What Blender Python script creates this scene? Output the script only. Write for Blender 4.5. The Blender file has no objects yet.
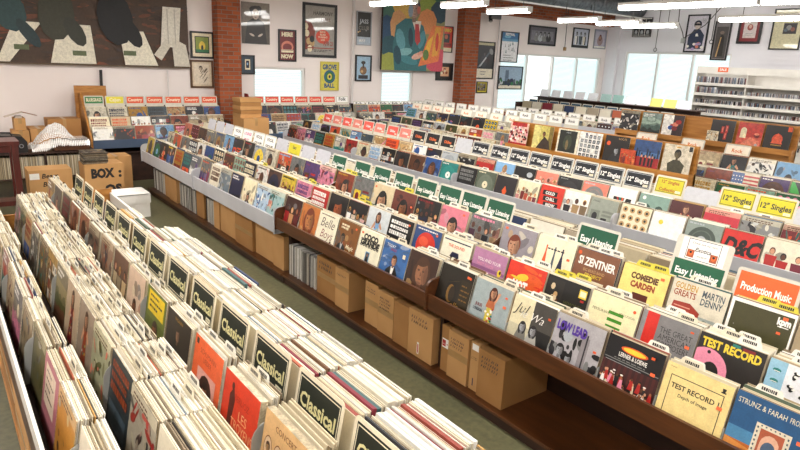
import bpy, math, random
from mathutils import Matrix, Vector, noise

# ------------------------------------------------------------------ camera, world, exposure
scn = bpy.context.scene
COL = scn.collection
F_PX = 610.0
CAM_Z = 2.25
# rows: world X (east), Y (north), Z (up) in camera axes (right, down, forward)
RX = Vector((0.7962012, -0.1242991, 0.59212615))
RY = Vector((-0.60340456, -0.23486554, 0.76206372))
RZ = Vector((0.04434619, -0.96404767, -0.26200287))
cam_d = bpy.data.cameras.new('camera')
cam_d.sensor_width = 36.0
cam_d.lens = F_PX / 800.0 * 36.0
cam_d.clip_start = 0.05
cam_d.clip_end = 100
cam = bpy.data.objects.new('camera', cam_d)
COL.objects.link(cam)
cam.matrix_world = Matrix(((RX.x, -RX.y, -RX.z, 0), (RY.x, -RY.y, -RY.z, 0), (RZ.x, -RZ.y, -RZ.z, CAM_Z), (0, 0, 0, 1)))
scn.camera = cam

world = bpy.data.worlds.new('world')
scn.world = world
world.use_nodes = True
bg = world.node_tree.nodes['Background']
bg.inputs[0].default_value = (0.9, 0.95, 1.0, 1)
bg.inputs[1].default_value = 1.0

scn.view_settings.view_transform = 'Standard'
scn.view_settings.look = 'None'
scn.view_settings.gamma = 1.0
scn.view_settings.exposure = 0.1
LIGHT_W = 13.0        # watts per metre of fluorescent fixture
TUBE_E = 24.0


def ray(px, py):
    u, v = px - 400.0, py - 225.0
    return Vector((RX.x * u + RX.y * v + RX.z * F_PX, RY.x * u + RY.y * v + RY.z * F_PX, RZ.x * u + RZ.y * v + RZ.z * F_PX))


def on_y(px, py, y):
    d = ray(px, py)
    k = y / d.y
    return Vector((d.x * k, y, d.z * k + CAM_Z))


def on_x(px, py, x):
    d = ray(px, py)
    k = x / d.x
    return Vector((x, d.y * k, d.z * k + CAM_Z))


def project(p):
    q = Vector((p[0], p[1], p[2] - CAM_Z))
    w = RX.z * q.x + RY.z * q.y + RZ.z * q.z
    if w < 0.05:
        return None
    return (400 + F_PX * (RX.x * q.x + RY.x * q.y + RZ.x * q.z) / w, 225 + F_PX * (RX.y * q.x + RY.y * q.y + RZ.y * q.z) / w)


rnd = random.Random(7)


def lin(c):
    return tuple((x / 12.92 if x <= 0.04045 else ((x + 0.055) / 1.055) ** 2.4) for x in c)


def hx(s):
    return lin((int(s[0:2], 16) / 255, int(s[2:4], 16) / 255, int(s[4:6], 16) / 255))


PAL = {k: hx(v) for k, v in dict(
    cream='ece2c4', white='f0ede6', ivory='e4dcc8', tan='c9a878', brown='6b452c', black='1c1a1b', charcoal='38363a', grey='8d8d8b', silver='b9bdc0',
    red='b8302a', crimson='8c1f2b', orange='e06a32', salmon='dd8d78', pink='e59bb0', yellow='e8cf4a', mustard='c39a3a', olive='5d5f2e',
    green='2c7a4a', mint='a9cdb8', teal='2d8a84', navy='20294f', blue='38649e', sky='8fb7d8', lilac='b6a4cc', purple='6a4a86', maroon='4f1c22',
    skin='d8a888', tanskin='a8714e', darkskin='6a4330', blonde='cfa860', auburn='7a3d24', beige='d6c3a2', rust='a2512b', slate='56656f').items()}


def mix(a, b, t):
    return tuple(x + (y - x) * t for x, y in zip(a, b))


def P(c):
    return PAL[c] if isinstance(c, str) else c


# ------------------------------------------------------------------ materials
MATS = {}


def new_mat(name):
    m = bpy.data.materials.new(name)
    m.use_nodes = True
    nt = m.node_tree
    return m, nt, nt.nodes, nt.links, nt.nodes['Principled BSDF']


def coords(nt, scale=(1, 1, 1), kind='Object'):
    tc = nt.nodes.new('ShaderNodeTexCoord')
    mp = nt.nodes.new('ShaderNodeMapping')
    mp.inputs['Scale'].default_value = scale
    nt.links.new(tc.outputs[kind], mp.inputs['Vector'])
    return mp.outputs['Vector']


def noisy(name, a, b, scale=(1, 1, 1), nscale=5.0, rough=0.6, detail=6.0, lo=0.35, hi=0.65, bump=0.0, coat=0.0, metal=0.0, kind='Object'):
    m, nt, N, L, B = new_mat(name)
    nz = N.new('ShaderNodeTexNoise')
    nz.inputs['Scale'].default_value = nscale
    nz.inputs['Detail'].default_value = detail
    L.new(coords(nt, scale, kind), nz.inputs['Vector'])
    r = N.new('ShaderNodeValToRGB')
    r.color_ramp.elements[0].position = lo
    r.color_ramp.elements[1].position = hi
    r.color_ramp.elements[0].color = (*P(a), 1)
    r.color_ramp.elements[1].color = (*P(b), 1)
    L.new(nz.outputs[0], r.inputs[0])
    L.new(r.outputs[0], B.inputs['Base Color'])
    B.inputs['Roughness'].default_value = rough
    B.inputs['Metallic'].default_value = metal
    B.inputs['Coat Weight'].default_value = coat
    if bump:
        bp = N.new('ShaderNodeBump')
        bp.inputs['Strength'].default_value = bump
        bp.inputs['Distance'].default_value = 0.01
        L.new(nz.outputs[0], bp.inputs['Height'])
        L.new(bp.outputs[0], B.inputs['Normal'])
    MATS[name] = m
    return m


def flat(name, c, rough=0.5, metal=0.0, coat=0.0, emit=0.0, trans=0.0):
    m, nt, N, L, B = new_mat(name)
    B.inputs['Base Color'].default_value = (*P(c), 1)
    B.inputs['Roughness'].default_value = rough
    B.inputs['Metallic'].default_value = metal
    B.inputs['Coat Weight'].default_value = coat
    B.inputs['Transmission Weight'].default_value = trans
    if emit:
        B.inputs['Emission Color'].default_value = (*P(c), 1)
        B.inputs['Emission Strength'].default_value = emit
    MATS[name] = m
    return m


def print_mat(name, rough, coat, fine, broad, ink=1.0):
    """printed surface: the mesh's own ink colours, broken up by halftone-like mottling"""
    m, nt, N, L, B = new_mat(name)
    at = N.new('ShaderNodeAttribute')
    at.attribute_name = 'Col'
    v = coords(nt)
    gm = N.new('ShaderNodeGamma')
    gm.inputs['Gamma'].default_value = ink
    L.new(at.outputs['Color'], gm.inputs['Color'])
    out = gm.outputs['Color']
    for sc, amt, det in ((120, fine, 3), (24, broad, 5)):
        if not amt:
            continue
        nz = N.new('ShaderNodeTexNoise')
        nz.inputs['Scale'].default_value = sc
        nz.inputs['Detail'].default_value = det
        L.new(v, nz.inputs['Vector'])
        mr = N.new('ShaderNodeMapRange')
        mr.inputs['From Min'].default_value = 0.32
        mr.inputs['From Max'].default_value = 0.68
        mr.inputs['To Min'].default_value = 1 - amt
        mr.inputs['To Max'].default_value = 1 + amt * 0.7
        L.new(nz.outputs[0], mr.inputs['Value'])
        mx = N.new('ShaderNodeVectorMath')
        mx.operation = 'SCALE'
        L.new(out, mx.inputs[0])
        L.new(mr.outputs[0], mx.inputs['Scale'])
        out = mx.outputs[0]
    L.new(out, B.inputs['Base Color'])
    B.inputs['Roughness'].default_value = rough
    B.inputs['Coat Weight'].default_value = coat
    B.inputs['Coat Roughness'].default_value = 0.1
    MATS[name] = m


print_mat('print', 0.5, 0.14, 0.28, 0.36, 1.32)
print_mat('print_clean', 0.42, 0.2, 0.08, 0.1, 1.25)
print_mat('print_glazed', 0.4, 0.7, 0.12, 0.15, 1.15)
MATS['print_glazed'].node_tree.nodes['Principled BSDF'].inputs['Coat Roughness'].default_value = 0.03
print_mat('paper', 0.7, 0.0, 0.05, 0.06)
print_mat('paint', 0.55, 0.0, 0.14, 0.15)
noisy('plaster', hx('f3eae6'), hx('ece2de'), nscale=0.8, rough=0.85)
noisy('plaster_east', hx('e8e6ea'), hx('e0dee2'), nscale=0.8, rough=0.85)
noisy('ceiling_wood', hx('c8c0b8'), hx('b4aaa0'), scale=(0.3, 6, 1), nscale=2, rough=0.8)
noisy('oak', hx('b9803c'), hx('9c6628'), scale=(3, 1.2, 14), nscale=2.2, rough=0.45, coat=0.1)
noisy('walnut', hx('5c3418'), hx('472610'), scale=(6, 1, 10), nscale=2.5, rough=0.4, coat=0.15)
noisy('dark_board', hx('3a2115'), hx('2a170e'), scale=(4, 1, 6), nscale=2.5, rough=0.55)
noisy('cherry', hx('56201a'), hx('421511'), scale=(10, 10, 1), nscale=3, rough=0.35, coat=0.2)
noisy('laminate', hx('bcbcbf'), hx('b2b2b6'), nscale=3, rough=0.5)
noisy('white_laminate', hx('dedad2'), hx('d2cdc5'), nscale=3, rough=0.5)
noisy('blue_laminate', hx('46566e'), hx('3d4c62'), nscale=3, rough=0.5)
noisy('cardboard', hx('c49660'), hx('b98a54'), nscale=3, rough=0.85)
noisy('cardboard_dark', hx('a87a46'), hx('9c6e3c'), nscale=3, rough=0.85)
noisy('cardboard_white', hx('e9e6df'), hx('e0dcd4'), nscale=4, rough=0.8)
noisy('duct_steel', hx('7d8084'), hx('5f6266'), scale=(3, 3, 3), nscale=4, rough=0.45, metal=0.7)
noisy('wood_beam', hx('7a4a34'), hx('5e3524'), scale=(8, 0.6, 8), nscale=2, rough=0.7)
noisy('bubble', hx('f2f0ec'), hx('e4e1dc'), nscale=60, rough=0.25, bump=0.9, detail=1.0, coat=0.5)
noisy('tape', hx('b08a58'), hx('a27c4a'), nscale=8, rough=0.3)
flat('plastic_white', hx('e6e4dd'), 0.4)
flat('plastic_grey', hx('a9aaa6'), 0.35)
flat('black_frame', hx('17171a'), 0.35)
flat('brown_frame', hx('5a3d26'), 0.4)
flat('silver_frame', hx('9a9ca0'), 0.35, 0.6)
flat('yellow_frame', hx('c8b84a'), 0.5)
flat('white_metal', hx('e4e2de'), 0.4)
flat('pipe_white', hx('dcd6d4'), 0.5)
flat('black_plastic', hx('1a1a1c'), 0.4)
flat('cable', hx('4a4846'), 0.6)
flat('rug_red', hx('7a2020'), 0.9)
flat('slat', hx('e6ecee'), 0.6)
flat('tube', hx('fffcf7'), 0.3, emit=TUBE_E)
flat('daylight', hx('ecf4f6'), 0.5, emit=1.1)
flat('picture_glass', hx('ffffff'), 0.03, trans=1.0)
MATS['picture_glass'].node_tree.nodes['Principled BSDF'].inputs['IOR'].default_value = 1.25


def make_brick():
    m, nt, N, L, B = new_mat('brick')
    tc = N.new('ShaderNodeTexCoord')
    sp = N.new('ShaderNodeSeparateXYZ')
    L.new(tc.outputs['Object'], sp.inputs[0])
    ad = N.new('ShaderNodeMath')
    L.new(sp.outputs['X'], ad.inputs[0])
    L.new(sp.outputs['Y'], ad.inputs[1])
    cb = N.new('ShaderNodeCombineXYZ')
    L.new(ad.outputs[0], cb.inputs['X'])
    L.new(sp.outputs['Z'], cb.inputs['Y'])
    br = N.new('ShaderNodeTexBrick')
    br.inputs['Color1'].default_value = (*hx('a5542f'), 1)
    br.inputs['Color2'].default_value = (*hx('834022'), 1)
    br.inputs['Mortar'].default_value = (*hx('7d6a5c'), 1)
    br.inputs['Scale'].default_value = 1.0
    br.inputs['Brick Width'].default_value = 0.215
    br.inputs['Row Height'].default_value = 0.075
    br.inputs['Mortar Size'].default_value = 0.007
    L.new(cb.outputs[0], br.inputs['Vector'])
    L.new(br.outputs['Color'], B.inputs['Base Color'])
    B.inputs['Roughness'].default_value = 0.9
    MATS['brick'] = m


def make_floor():
    m, nt, N, L, B = new_mat('vinyl_floor')
    n1 = N.new('ShaderNodeTexNoise')
    n1.inputs['Scale'].default_value = 26
    n1.inputs['Detail'].default_value = 8
    L.new(coords(nt), n1.inputs['Vector'])
    n2 = N.new('ShaderNodeTexNoise')
    n2.inputs['Scale'].default_value = 0.9
    n2.inputs['Detail'].default_value = 5
    L.new(coords(nt), n2.inputs['Vector'])
    r1 = N.new('ShaderNodeValToRGB')
    r1.color_ramp.elements[0].position = 0.3
    r1.color_ramp.elements[1].position = 0.7
    r1.color_ramp.elements[0].color = (*hx('55533e'), 1)
    r1.color_ramp.elements[1].color = (*hx('6c694d'), 1)
    L.new(n1.outputs[0], r1.inputs[0])
    r2 = N.new('ShaderNodeValToRGB')
    r2.color_ramp.elements[0].position = 0.35
    r2.color_ramp.elements[1].position = 0.7
    r2.color_ramp.elements[0].color = (0.75, 0.75, 0.7, 1)
    r2.color_ramp.elements[1].color = (1.08, 1.06, 1.0, 1)
    L.new(n2.outputs[0], r2.inputs[0])
    mx = N.new('ShaderNodeMix')
    mx.data_type = 'RGBA'
    mx.blend_type = 'MULTIPLY'
    mx.inputs[0].default_value = 1.0
    L.new(r1.outputs[0], mx.inputs[6])
    L.new(r2.outputs[0], mx.inputs[7])
    L.new(mx.outputs[2], B.inputs['Base Color'])
    B.inputs['Roughness'].default_value = 0.42
    MATS['vinyl_floor'] = m


make_brick()
make_floor()


# ------------------------------------------------------------------ mesh builder
class MB:
    def __init__(s):
        s.V, s.F, s.C, s.M, s.mats = [], [], [], [], []

    def mi(s, mat):
        if mat not in s.mats:
            s.mats.append(mat)
        return s.mats.index(mat)

    def face(s, pts, col=(1, 1, 1), mat='print', mtx=None):
        b = len(s.V)
        for p in pts:
            p = Vector(p)
            s.V.append(tuple(mtx @ p) if mtx else tuple(p))
        s.F.append(tuple(range(b, b + len(pts))))
        s.C.append(col)
        s.M.append(s.mi(mat))

    def box(s, x0, y0, z0, x1, y1, z1, col=(1, 1, 1), mat='print', mtx=None, cols=None):
        b = len(s.V)
        for z in (z0, z1):
            for x, y in ((x0, y0), (x1, y0), (x1, y1), (x0, y1)):
                p = Vector((x, y, z))
                s.V.append(tuple(mtx @ p) if mtx else tuple(p))
        k = s.mi(mat)
        for i, f in enumerate(((0, 3, 2, 1), (4, 5, 6, 7), (0, 1, 5, 4), (1, 2, 6, 5), (2, 3, 7, 6), (3, 0, 4, 7))):
            s.F.append(tuple(b + j for j in f))
            s.C.append(cols[i] if cols else col)
            s.M.append(k)

    def prism(s, pts, d, col=(1, 1, 1), mat='print', mtx=None, axis='z', base=0.0):
        """outline pts (2-D, counter-clockwise) pushed along axis from base to base+d"""
        def v(p, h):
            return {'z': (p[0], p[1], h), 'y': (p[0], h, p[1]), 'x': (h, p[0], p[1])}[axis]
        n = len(pts)
        lo = [v(p, base) for p in pts]
        hi = [v(p, base + d) for p in pts]
        s.face(lo[::-1], col, mat, mtx)
        s.face(hi, col, mat, mtx)
        for i in range(n):
            j = (i + 1) % n
            s.face([lo[i], lo[j], hi[j], hi[i]], col, mat, mtx)

    def tube(s, path, r, col=(1, 1, 1), mat='cable', n=8):
        path = [Vector(p) for p in path]
        rings = []
        for i, p in enumerate(path):
            t = (path[min(i + 1, len(path) - 1)] - path[max(i - 1, 0)]).normalized()
            a = t.orthogonal().normalized() if i == 0 else (rings[-1][1] - t * rings[-1][1].dot(t)).normalized()
            b = t.cross(a)
            rings.append(([p + (a * math.cos(2 * math.pi * k / n) + b * math.sin(2 * math.pi * k / n)) * r for k in range(n)], a))
        for i in range(len(rings) - 1):
            for k in range(n):
                s.face([rings[i][0][k], rings[i][0][(k + 1) % n], rings[i + 1][0][(k + 1) % n], rings[i + 1][0][k]], col, mat)
        s.face(rings[0][0][::-1], col, mat)
        s.face(rings[-1][0], col, mat)

    def mesh(s, name):
        me = bpy.data.meshes.new(name)
        me.from_pydata(s.V, [], s.F)
        for m in s.mats:
            me.materials.append(MATS[m])
        me.polygons.foreach_set('material_index', s.M)
        at = me.color_attributes.new('Col', 'FLOAT_COLOR', 'CORNER')
        buf = []
        for f, c in zip(s.F, s.C):
            buf.extend((c[0], c[1], c[2], 1.0) * len(f))
        at.data.foreach_set('color', buf)
        me.update()
        return me

    def build(s, name, parent=None, mtx=None):
        o = bpy.data.objects.new(name, s.mesh(name))
        COL.objects.link(o)
        if parent is not None:
            o.parent = parent
        if mtx is not None:
            o.matrix_local = mtx
        return o


USED = {}


def tag(o, label, cat, group=None, kind=None):
    o['label'] = label
    o['category'] = cat
    if group:
        o['group'] = group
    if kind:
        o['kind'] = kind
    return o


def empty(name, loc, label, cat, group=None, rz=0.0):
    o = bpy.data.objects.new(name, None)
    o.empty_display_size = 0.1
    COL.objects.link(o)
    o.location = loc
    o.rotation_euler = (0, 0, rz)
    return tag(o, label, cat, group)


def struct(name, mb, parent=None):
    o = mb.build(name, parent)
    if parent is None:
        o['kind'] = 'structure'
        o['category'] = name.split('_')[0]
    return o


def copy_tree(o, parent=None):
    c = o.copy()
    COL.objects.link(c)
    if parent is not None:
        c.parent = parent
    for ch in list(o.children):
        copy_tree(ch, c)
    return c


# ------------------------------------------------------------------ lettering and printed art
GLYPHS = {}


def text_mesh(s, bold=0.0):
    k = (s, bold)
    if k not in GLYPHS:
        cu = bpy.data.curves.new('lettering', 'FONT')
        cu.body = s
        cu.resolution_u = 2
        cu.offset = bold
        o = bpy.data.objects.new('lettering', cu)
        me = bpy.data.meshes.new_from_object(o)
        vs = [(v.co.x, v.co.y) for v in me.vertices]
        fs = [tuple(p.vertices) for p in me.polygons]
        bpy.data.objects.remove(o)
        bpy.data.curves.remove(cu)
        bpy.data.meshes.remove(me)
        x0 = min(v[0] for v in vs)
        x1 = max(v[0] for v in vs)
        GLYPHS[k] = ([(a - x0, b) for a, b in vs], fs, x1 - x0)
    return GLYPHS[k]


def clip(pts, w, h):
    for ax, lim, sg in ((0, 0.0, 1), (0, w, -1), (1, 0.0, 1), (1, h, -1)):
        out = []
        for i in range(len(pts)):
            a, b = pts[i - 1], pts[i]
            da, db = sg * (a[ax] - lim), sg * (b[ax] - lim)
            if (da >= 0) != (db >= 0):
                t = da / (da - db)
                out.append((a[0] + (b[0] - a[0]) * t, a[1] + (b[1] - a[1]) * t))
            if db >= 0:
                out.append(b)
        pts = out
        if len(pts) < 3:
            return []
    return pts


class Art:
    """flat printed picture, coordinates 0..1 across and 0..h up"""

    def __init__(s, base='white', h=1.0):
        s.h = h
        s.polys = []
        s.layer = 0
        s.rect(0, 0, 1, h, base)

    def poly(s, pts, c):
        pts = clip(list(pts), 1.0, s.h)
        s.layer += 1
        if len(pts) >= 3:
            a = sum(pts[i - 1][0] * pts[i][1] - pts[i][0] * pts[i - 1][1] for i in range(len(pts)))
            s.polys.append((pts if a > 0 else pts[::-1], P(c), s.layer))
        return s

    def rect(s, x0, y0, x1, y1, c):
        return s.poly([(x0, y0), (x1, y0), (x1, y1), (x0, y1)], c)

    def ell(s, x, y, rx, ry, c, n=14, rot=0.0, a0=0.0, a1=2 * math.pi):
        cr, sr = math.cos(rot), math.sin(rot)
        full = a1 - a0 > 6.28
        m = n if full else n + 1
        pts = []
        for i in range(m):
            t = a0 + (a1 - a0) * i / n
            u, v = rx * math.cos(t), ry * math.sin(t)
            pts.append((x + u * cr - v * sr, y + u * sr + v * cr))
        return s.poly(pts, c)

    def text(s, t, x, y, h, c, al='c', maxw=None, bold=0.0, shear=0.0):
        vs, fs, w = text_mesh(t, bold)
        k = h / 0.7
        kx = k if not maxw or w * k <= maxw else maxw / w
        off = {'c': -w * kx / 2, 'l': 0.0, 'r': -w * kx}[al]
        s.layer += 1
        for f in fs:
            s.polys.append(([(x + off + vs[i][0] * kx + vs[i][1] * k * shear, y + vs[i][1] * k) for i in f], P(c), s.layer))
        return s

    def lines(s, x0, y0, x1, n, dy, c, r, th=0.4):
        for i in range(n):
            x = x0
            e = x1 - (x1 - x0) * r.uniform(0, 0.4)
            while x < e:
                w = r.uniform(0.03, 0.1)
                s.rect(x, y0 - i * dy, min(x + w, e), y0 - i * dy + dy * th, c)
                x += w + 0.02
        return s

    def emit(s, mb, mtx, w, h=None, z=0.0, mat='print', dz=0.00007):
        """lay on the local plane: x across from -w/2, y up from 0, facing +z"""
        for pts, c, l in s.polys:
            mb.face([((x - 0.5) * w, y * w, z + l * dz) for x, y in pts], c, mat, mtx)


def head(a, x, y, s, skin, hair, turn=0.0, bob=False):
    skin = mix(P(skin), (0.1, 0.05, 0.03), 0.18)
    sh = mix(skin, (0.05, 0.025, 0.02), 0.55)
    hair = mix(P(hair), (0.02, 0.015, 0.012), 0.35)
    a.ell(x + 0.03 * s, y + 0.14 * s, 0.62 * s, 0.76 * s, hair)
    if bob:
        a.ell(x - 0.38 * s, y - 0.35 * s, 0.3 * s, 0.75 * s, hair, 12, 0.2)
        a.ell(x + 0.4 * s, y - 0.3 * s, 0.3 * s, 0.7 * s, hair, 12, -0.2)
    a.rect(x - 0.2 * s, y - 1.0 * s, x + 0.2 * s, y - 0.4 * s, sh)
    a.ell(x, y, 0.47 * s, 0.66 * s, skin)
    a.ell(x + (0.22 - turn) * s, y - 0.02 * s, 0.25 * s, 0.58 * s, mix(skin, sh, 0.55), 12, 0.08)
    a.ell(x + (0.32 - turn) * s, y - 0.05 * s, 0.14 * s, 0.48 * s, mix(skin, sh, 0.9), 12, 0.1)
    a.ell(x - 0.05 * s, y + 0.58 * s, 0.46 * s, 0.24 * s, hair, 12, 0.25)
    for d in (-1, 1):
        a.ell(x + d * 0.19 * s + turn * s, y + 0.12 * s, 0.11 * s, 0.06 * s, sh, 8)
        a.ell(x + d * 0.19 * s + turn * s, y + 0.1 * s, 0.055 * s, 0.03 * s, (0.02, 0.015, 0.015), 6)
    a.poly([(x + turn * s, y + 0.08 * s), (x + 0.09 * s + turn * s, y - 0.17 * s), (x - 0.03 * s + turn * s, y - 0.19 * s)], sh)
    a.ell(x + turn * s, y - 0.35 * s, 0.13 * s, 0.04 * s, mix(P('maroon'), skin, 0.35), 8)
    a.ell(x + turn * s, y - 0.56 * s, 0.2 * s, 0.07 * s, mix(skin, sh, 0.6), 8)


def clutter(a, r, c, n=14, dark=0.5):
    for i in range(n):
        k = mix(P(c), (0.015, 0.012, 0.012) if r.random() < dark else P(r.choice(['tan', 'silver', 'rust', 'slate', 'cream'])), r.uniform(0.15, 0.65))
        a.ell(r.random(), r.uniform(0, 0.84), r.uniform(0.04, 0.2), r.uniform(0.03, 0.12), k, 8, r.uniform(0, 3))


def m_por(r, bg, cl, hair='black', skin='skin', x=0.5, y=0.55, s=0.34, top=None):
    a = Art(bg)
    if top:
        a.rect(0, 0.82, 1, 1, top)
    clutter(a, r, bg, 10)
    a.ell(x, y - 1.55 * s, 1.25 * s, 0.85 * s, cl, 16)
    for i in range(5):
        a.ell(x + r.uniform(-0.9, 0.9) * s, y - r.uniform(1.1, 1.9) * s, 0.25 * s, 0.14 * s, mix(P(cl), (0.02, 0.02, 0.02), r.uniform(0.2, 0.6)), 7, r.uniform(0, 3))
    a.poly([(x - 0.25 * s, y - 0.75 * s), (x + 0.25 * s, y - 0.75 * s), (x, y - 1.5 * s)], mix(P(cl), (1, 1, 1), 0.6))
    head(a, x, y, s, skin, hair, r.uniform(-0.1, 0.1), r.random() < 0.4)
    return a


def m_grp(r, bg, c1, n=4, floor=None):
    a = Art(bg)
    if floor:
        a.rect(0, 0, 1, 0.28, floor)
    clutter(a, r, bg, 14)
    for i in range(n):
        x = (i + 0.6) / (n + 0.2) + r.uniform(-0.03, 0.03)
        h = r.uniform(0.5, 0.66)
        w = 0.42 / n
        c = mix(P(c1), P(r.choice(['black', 'white', 'red', 'navy', 'tan'])), r.uniform(0.1, 0.8))
        a.poly([(x - w, 0.08), (x - w * 0.2, 0.08), (x, h * 0.5), (x + w * 0.2, 0.08), (x + w, 0.08), (x + w * 0.85, h * 0.55), (x + w, h * 0.95), (x - w, h * 0.95), (x - w * 0.85, h * 0.55)][::-1], c)
        s = 0.26 / n + 0.03
        a.ell(x, h + s * 0.75, s * 0.62, s * 0.8, r.choice(['black', 'brown', 'auburn', 'blonde']), 10)
        a.ell(x, h + s * 0.62, s * 0.46, s * 0.62, r.choice(['skin', 'tanskin', 'skin', 'darkskin']), 10)
    return a


def m_lnd(r, sky, mid, gnd, sun=None):
    a = Art(sky)
    a.rect(0, 0.72, 1, 1, mix(P(sky), (0.02, 0.04, 0.12), 0.3))
    if sun:
        a.ell(r.uniform(0.3, 0.7), 0.62, 0.12, 0.12, sun)
    for c, y in ((mix(P(mid), P(sky), 0.4), 0.52), (P(mid), 0.42), (P(gnd), 0.26)):
        pts = [(0, 0)] + [(1, 0)] + [(1 - i / 8, y + r.uniform(-0.07, 0.07)) for i in range(9)]
        a.poly(pts, c)
    a.lines(0.08, 0.88, 0.7, 2, 0.08, 'white', r, 0.6)
    return a


def m_dsc(r, bg, ring, lab):
    a = Art(bg)
    a.ell(0.5, 0.48, 0.4, 0.4, ring, 28)
    a.ell(0.5, 0.48, 0.3, 0.3, mix(P(ring), P(bg), 0.25), 24)
    a.ell(0.5, 0.48, 0.27, 0.27, ring, 24)
    a.ell(0.5, 0.48, 0.14, 0.14, lab, 18)
    a.ell(0.5, 0.48, 0.03, 0.03, 'black', 8)
    a.lines(0.06, 0.91, 0.5, 1, 0.06, lab, r, 0.7)
    return a


def m_abs(r, bg, c1, c2):
    a = Art(bg)
    for i in range(9):
        c = mix(P(r.choice([c1, c2])), P(bg), r.uniform(0, 0.5))
        x, y = r.uniform(0, 1), r.uniform(0, 0.85)
        pts = [(x + r.uniform(-0.35, 0.35), y + r.uniform(-0.3, 0.3)) for _ in range(3)]
        a.poly(pts, c)
    a.ell(r.uniform(0.3, 0.7), r.uniform(0.3, 0.7), 0.16, 0.2, c2)
    a.lines(0.08, 0.9, 0.8, 1, 0.08, c2, r, 0.7)
    return a


def m_col(r, bg, c1, c2):
    a = Art(bg)
    for i in range(5):
        for j in range(4):
            x, y = 0.04 + i * 0.19, 0.05 + j * 0.2
            c = mix(P(r.choice([c1, c2, 'black', 'white'])), P(bg), r.uniform(0, 0.4))
            a.rect(x, y, x + 0.17, y + 0.18, c)
            if r.random() < 0.6:
                a.ell(x + 0.085, y + 0.1, 0.045, 0.06, r.choice(['skin', 'tan', 'grey', 'black', 'darkskin']), 8)
    return a


def m_typ(r, bg, ink, c2, words=None):
    a = Art(bg)
    if words:
        y = 0.84
        for t, h in words:
            a.text(t, 0.5, y - h, h, ink, maxw=0.9, bold=0.02)
            y -= h * 1.5
    else:
        y = 0.9
        for i in range(3):
            h = r.uniform(0.08, 0.15)
            x = 0.08
            while x < 0.8:
                w = r.uniform(0.05, 0.1)
                a.rect(x, y - h, x + w, y, ink)
                if r.random() < 0.6:
                    a.rect(x + w * 0.35, y - h * 0.7, x + w * 0.7, y - h * 0.35, bg)
                x += w + 0.02
            y -= h + 0.05
    a.rect(0.1, 0.06, 0.9, 0.36, c2)
    a.ell(0.5, 0.21, 0.14, 0.12, mix(P(c2), P(bg), 0.5))
    return a


def m_pnt(r, bg, c1, c2, n=34):
    a = Art(bg)
    for i in range(n):
        c = mix(P(r.choice([c1, c2, bg])), P(r.choice(['brown', 'cream', 'charcoal', c1])), r.uniform(0, 0.6))
        a.ell(r.random(), r.uniform(0, 0.85), r.uniform(0.03, 0.16), r.uniform(0.02, 0.07), c, 8, r.uniform(0, 3))
    a.rect(0.0, 0.86, 1, 1, mix(P(bg), P('cream'), 0.4))
    a.lines(0.1, 0.92, 0.85, 2, 0.05, 'brown', r, 0.5)
    return a


def m_fig(r, bg, dress, hair, floor=None, x=0.5):
    a = Art(bg)
    if floor:
        a.rect(0, 0, 1, 0.3, floor)
    a.poly([(x - 0.2, 0.02), (x + 0.18, 0.02), (x + 0.1, 0.5), (x + 0.13, 0.66), (x - 0.11, 0.66), (x - 0.08, 0.48)], dress)
    a.poly([(x - 0.12, 0.66), (x - 0.24, 0.42), (x - 0.19, 0.4), (x - 0.06, 0.56)], 'skin')
    a.poly([(x + 0.13, 0.66), (x + 0.25, 0.5), (x + 0.2, 0.46), (x + 0.08, 0.56)], 'skin')
    head(a, x, 0.78, 0.17, 'skin', hair, 0.05, True)
    for i in range(8):
        a.ell(x + r.uniform(-0.12, 0.12), r.uniform(0.08, 0.5), 0.025, 0.025, r.choice(['yellow', 'teal', 'red', 'white']), 6)
    return a


def m_stp(r, bg, c1, c2):
    a = Art(bg)
    for i in range(5):
        y = 0.08 + i * 0.12
        a.rect(0.5, y, 0.5 + r.uniform(0.2, 0.42), y + 0.07, r.choice([c1, c2]))
    a.rect(0.08, 0.1, 0.42, 0.6, c2)
    a.ell(0.25, 0.4, 0.1, 0.13, c1)
    a.text('STEREO', 0.08, 0.86, 0.05, c1, 'l')
    return a


def m_dot(r, bg, c1, c2):
    a = Art(bg)
    for i in range(4):
        for j in range(4):
            a.ell(0.14 + i * 0.24, 0.12 + j * 0.24, 0.09, 0.09, c1, 12)
            a.ell(0.14 + i * 0.24, 0.12 + j * 0.24, 0.04, 0.04, c2, 10)
    return a


def m_ovl(r, bg, c1, c2):
    a = Art(bg)
    a.text('CONCERT', 0.5, 0.84, 0.07, c1, bold=0.01)
    for j in range(2):
        for i in range(4):
            x, y = 0.15 + i * 0.235, 0.58 - j * 0.36
            a.ell(x, y, 0.095, 0.15, c1, 16)
            a.ell(x, y, 0.085, 0.135, mix(P(bg), P('white'), 0.3), 16)
            a.ell(x, y - 0.1, 0.06, 0.05, c2, 8)
            head(a, x, y + 0.01, 0.08, 'tan', c2)
    return a


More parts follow.
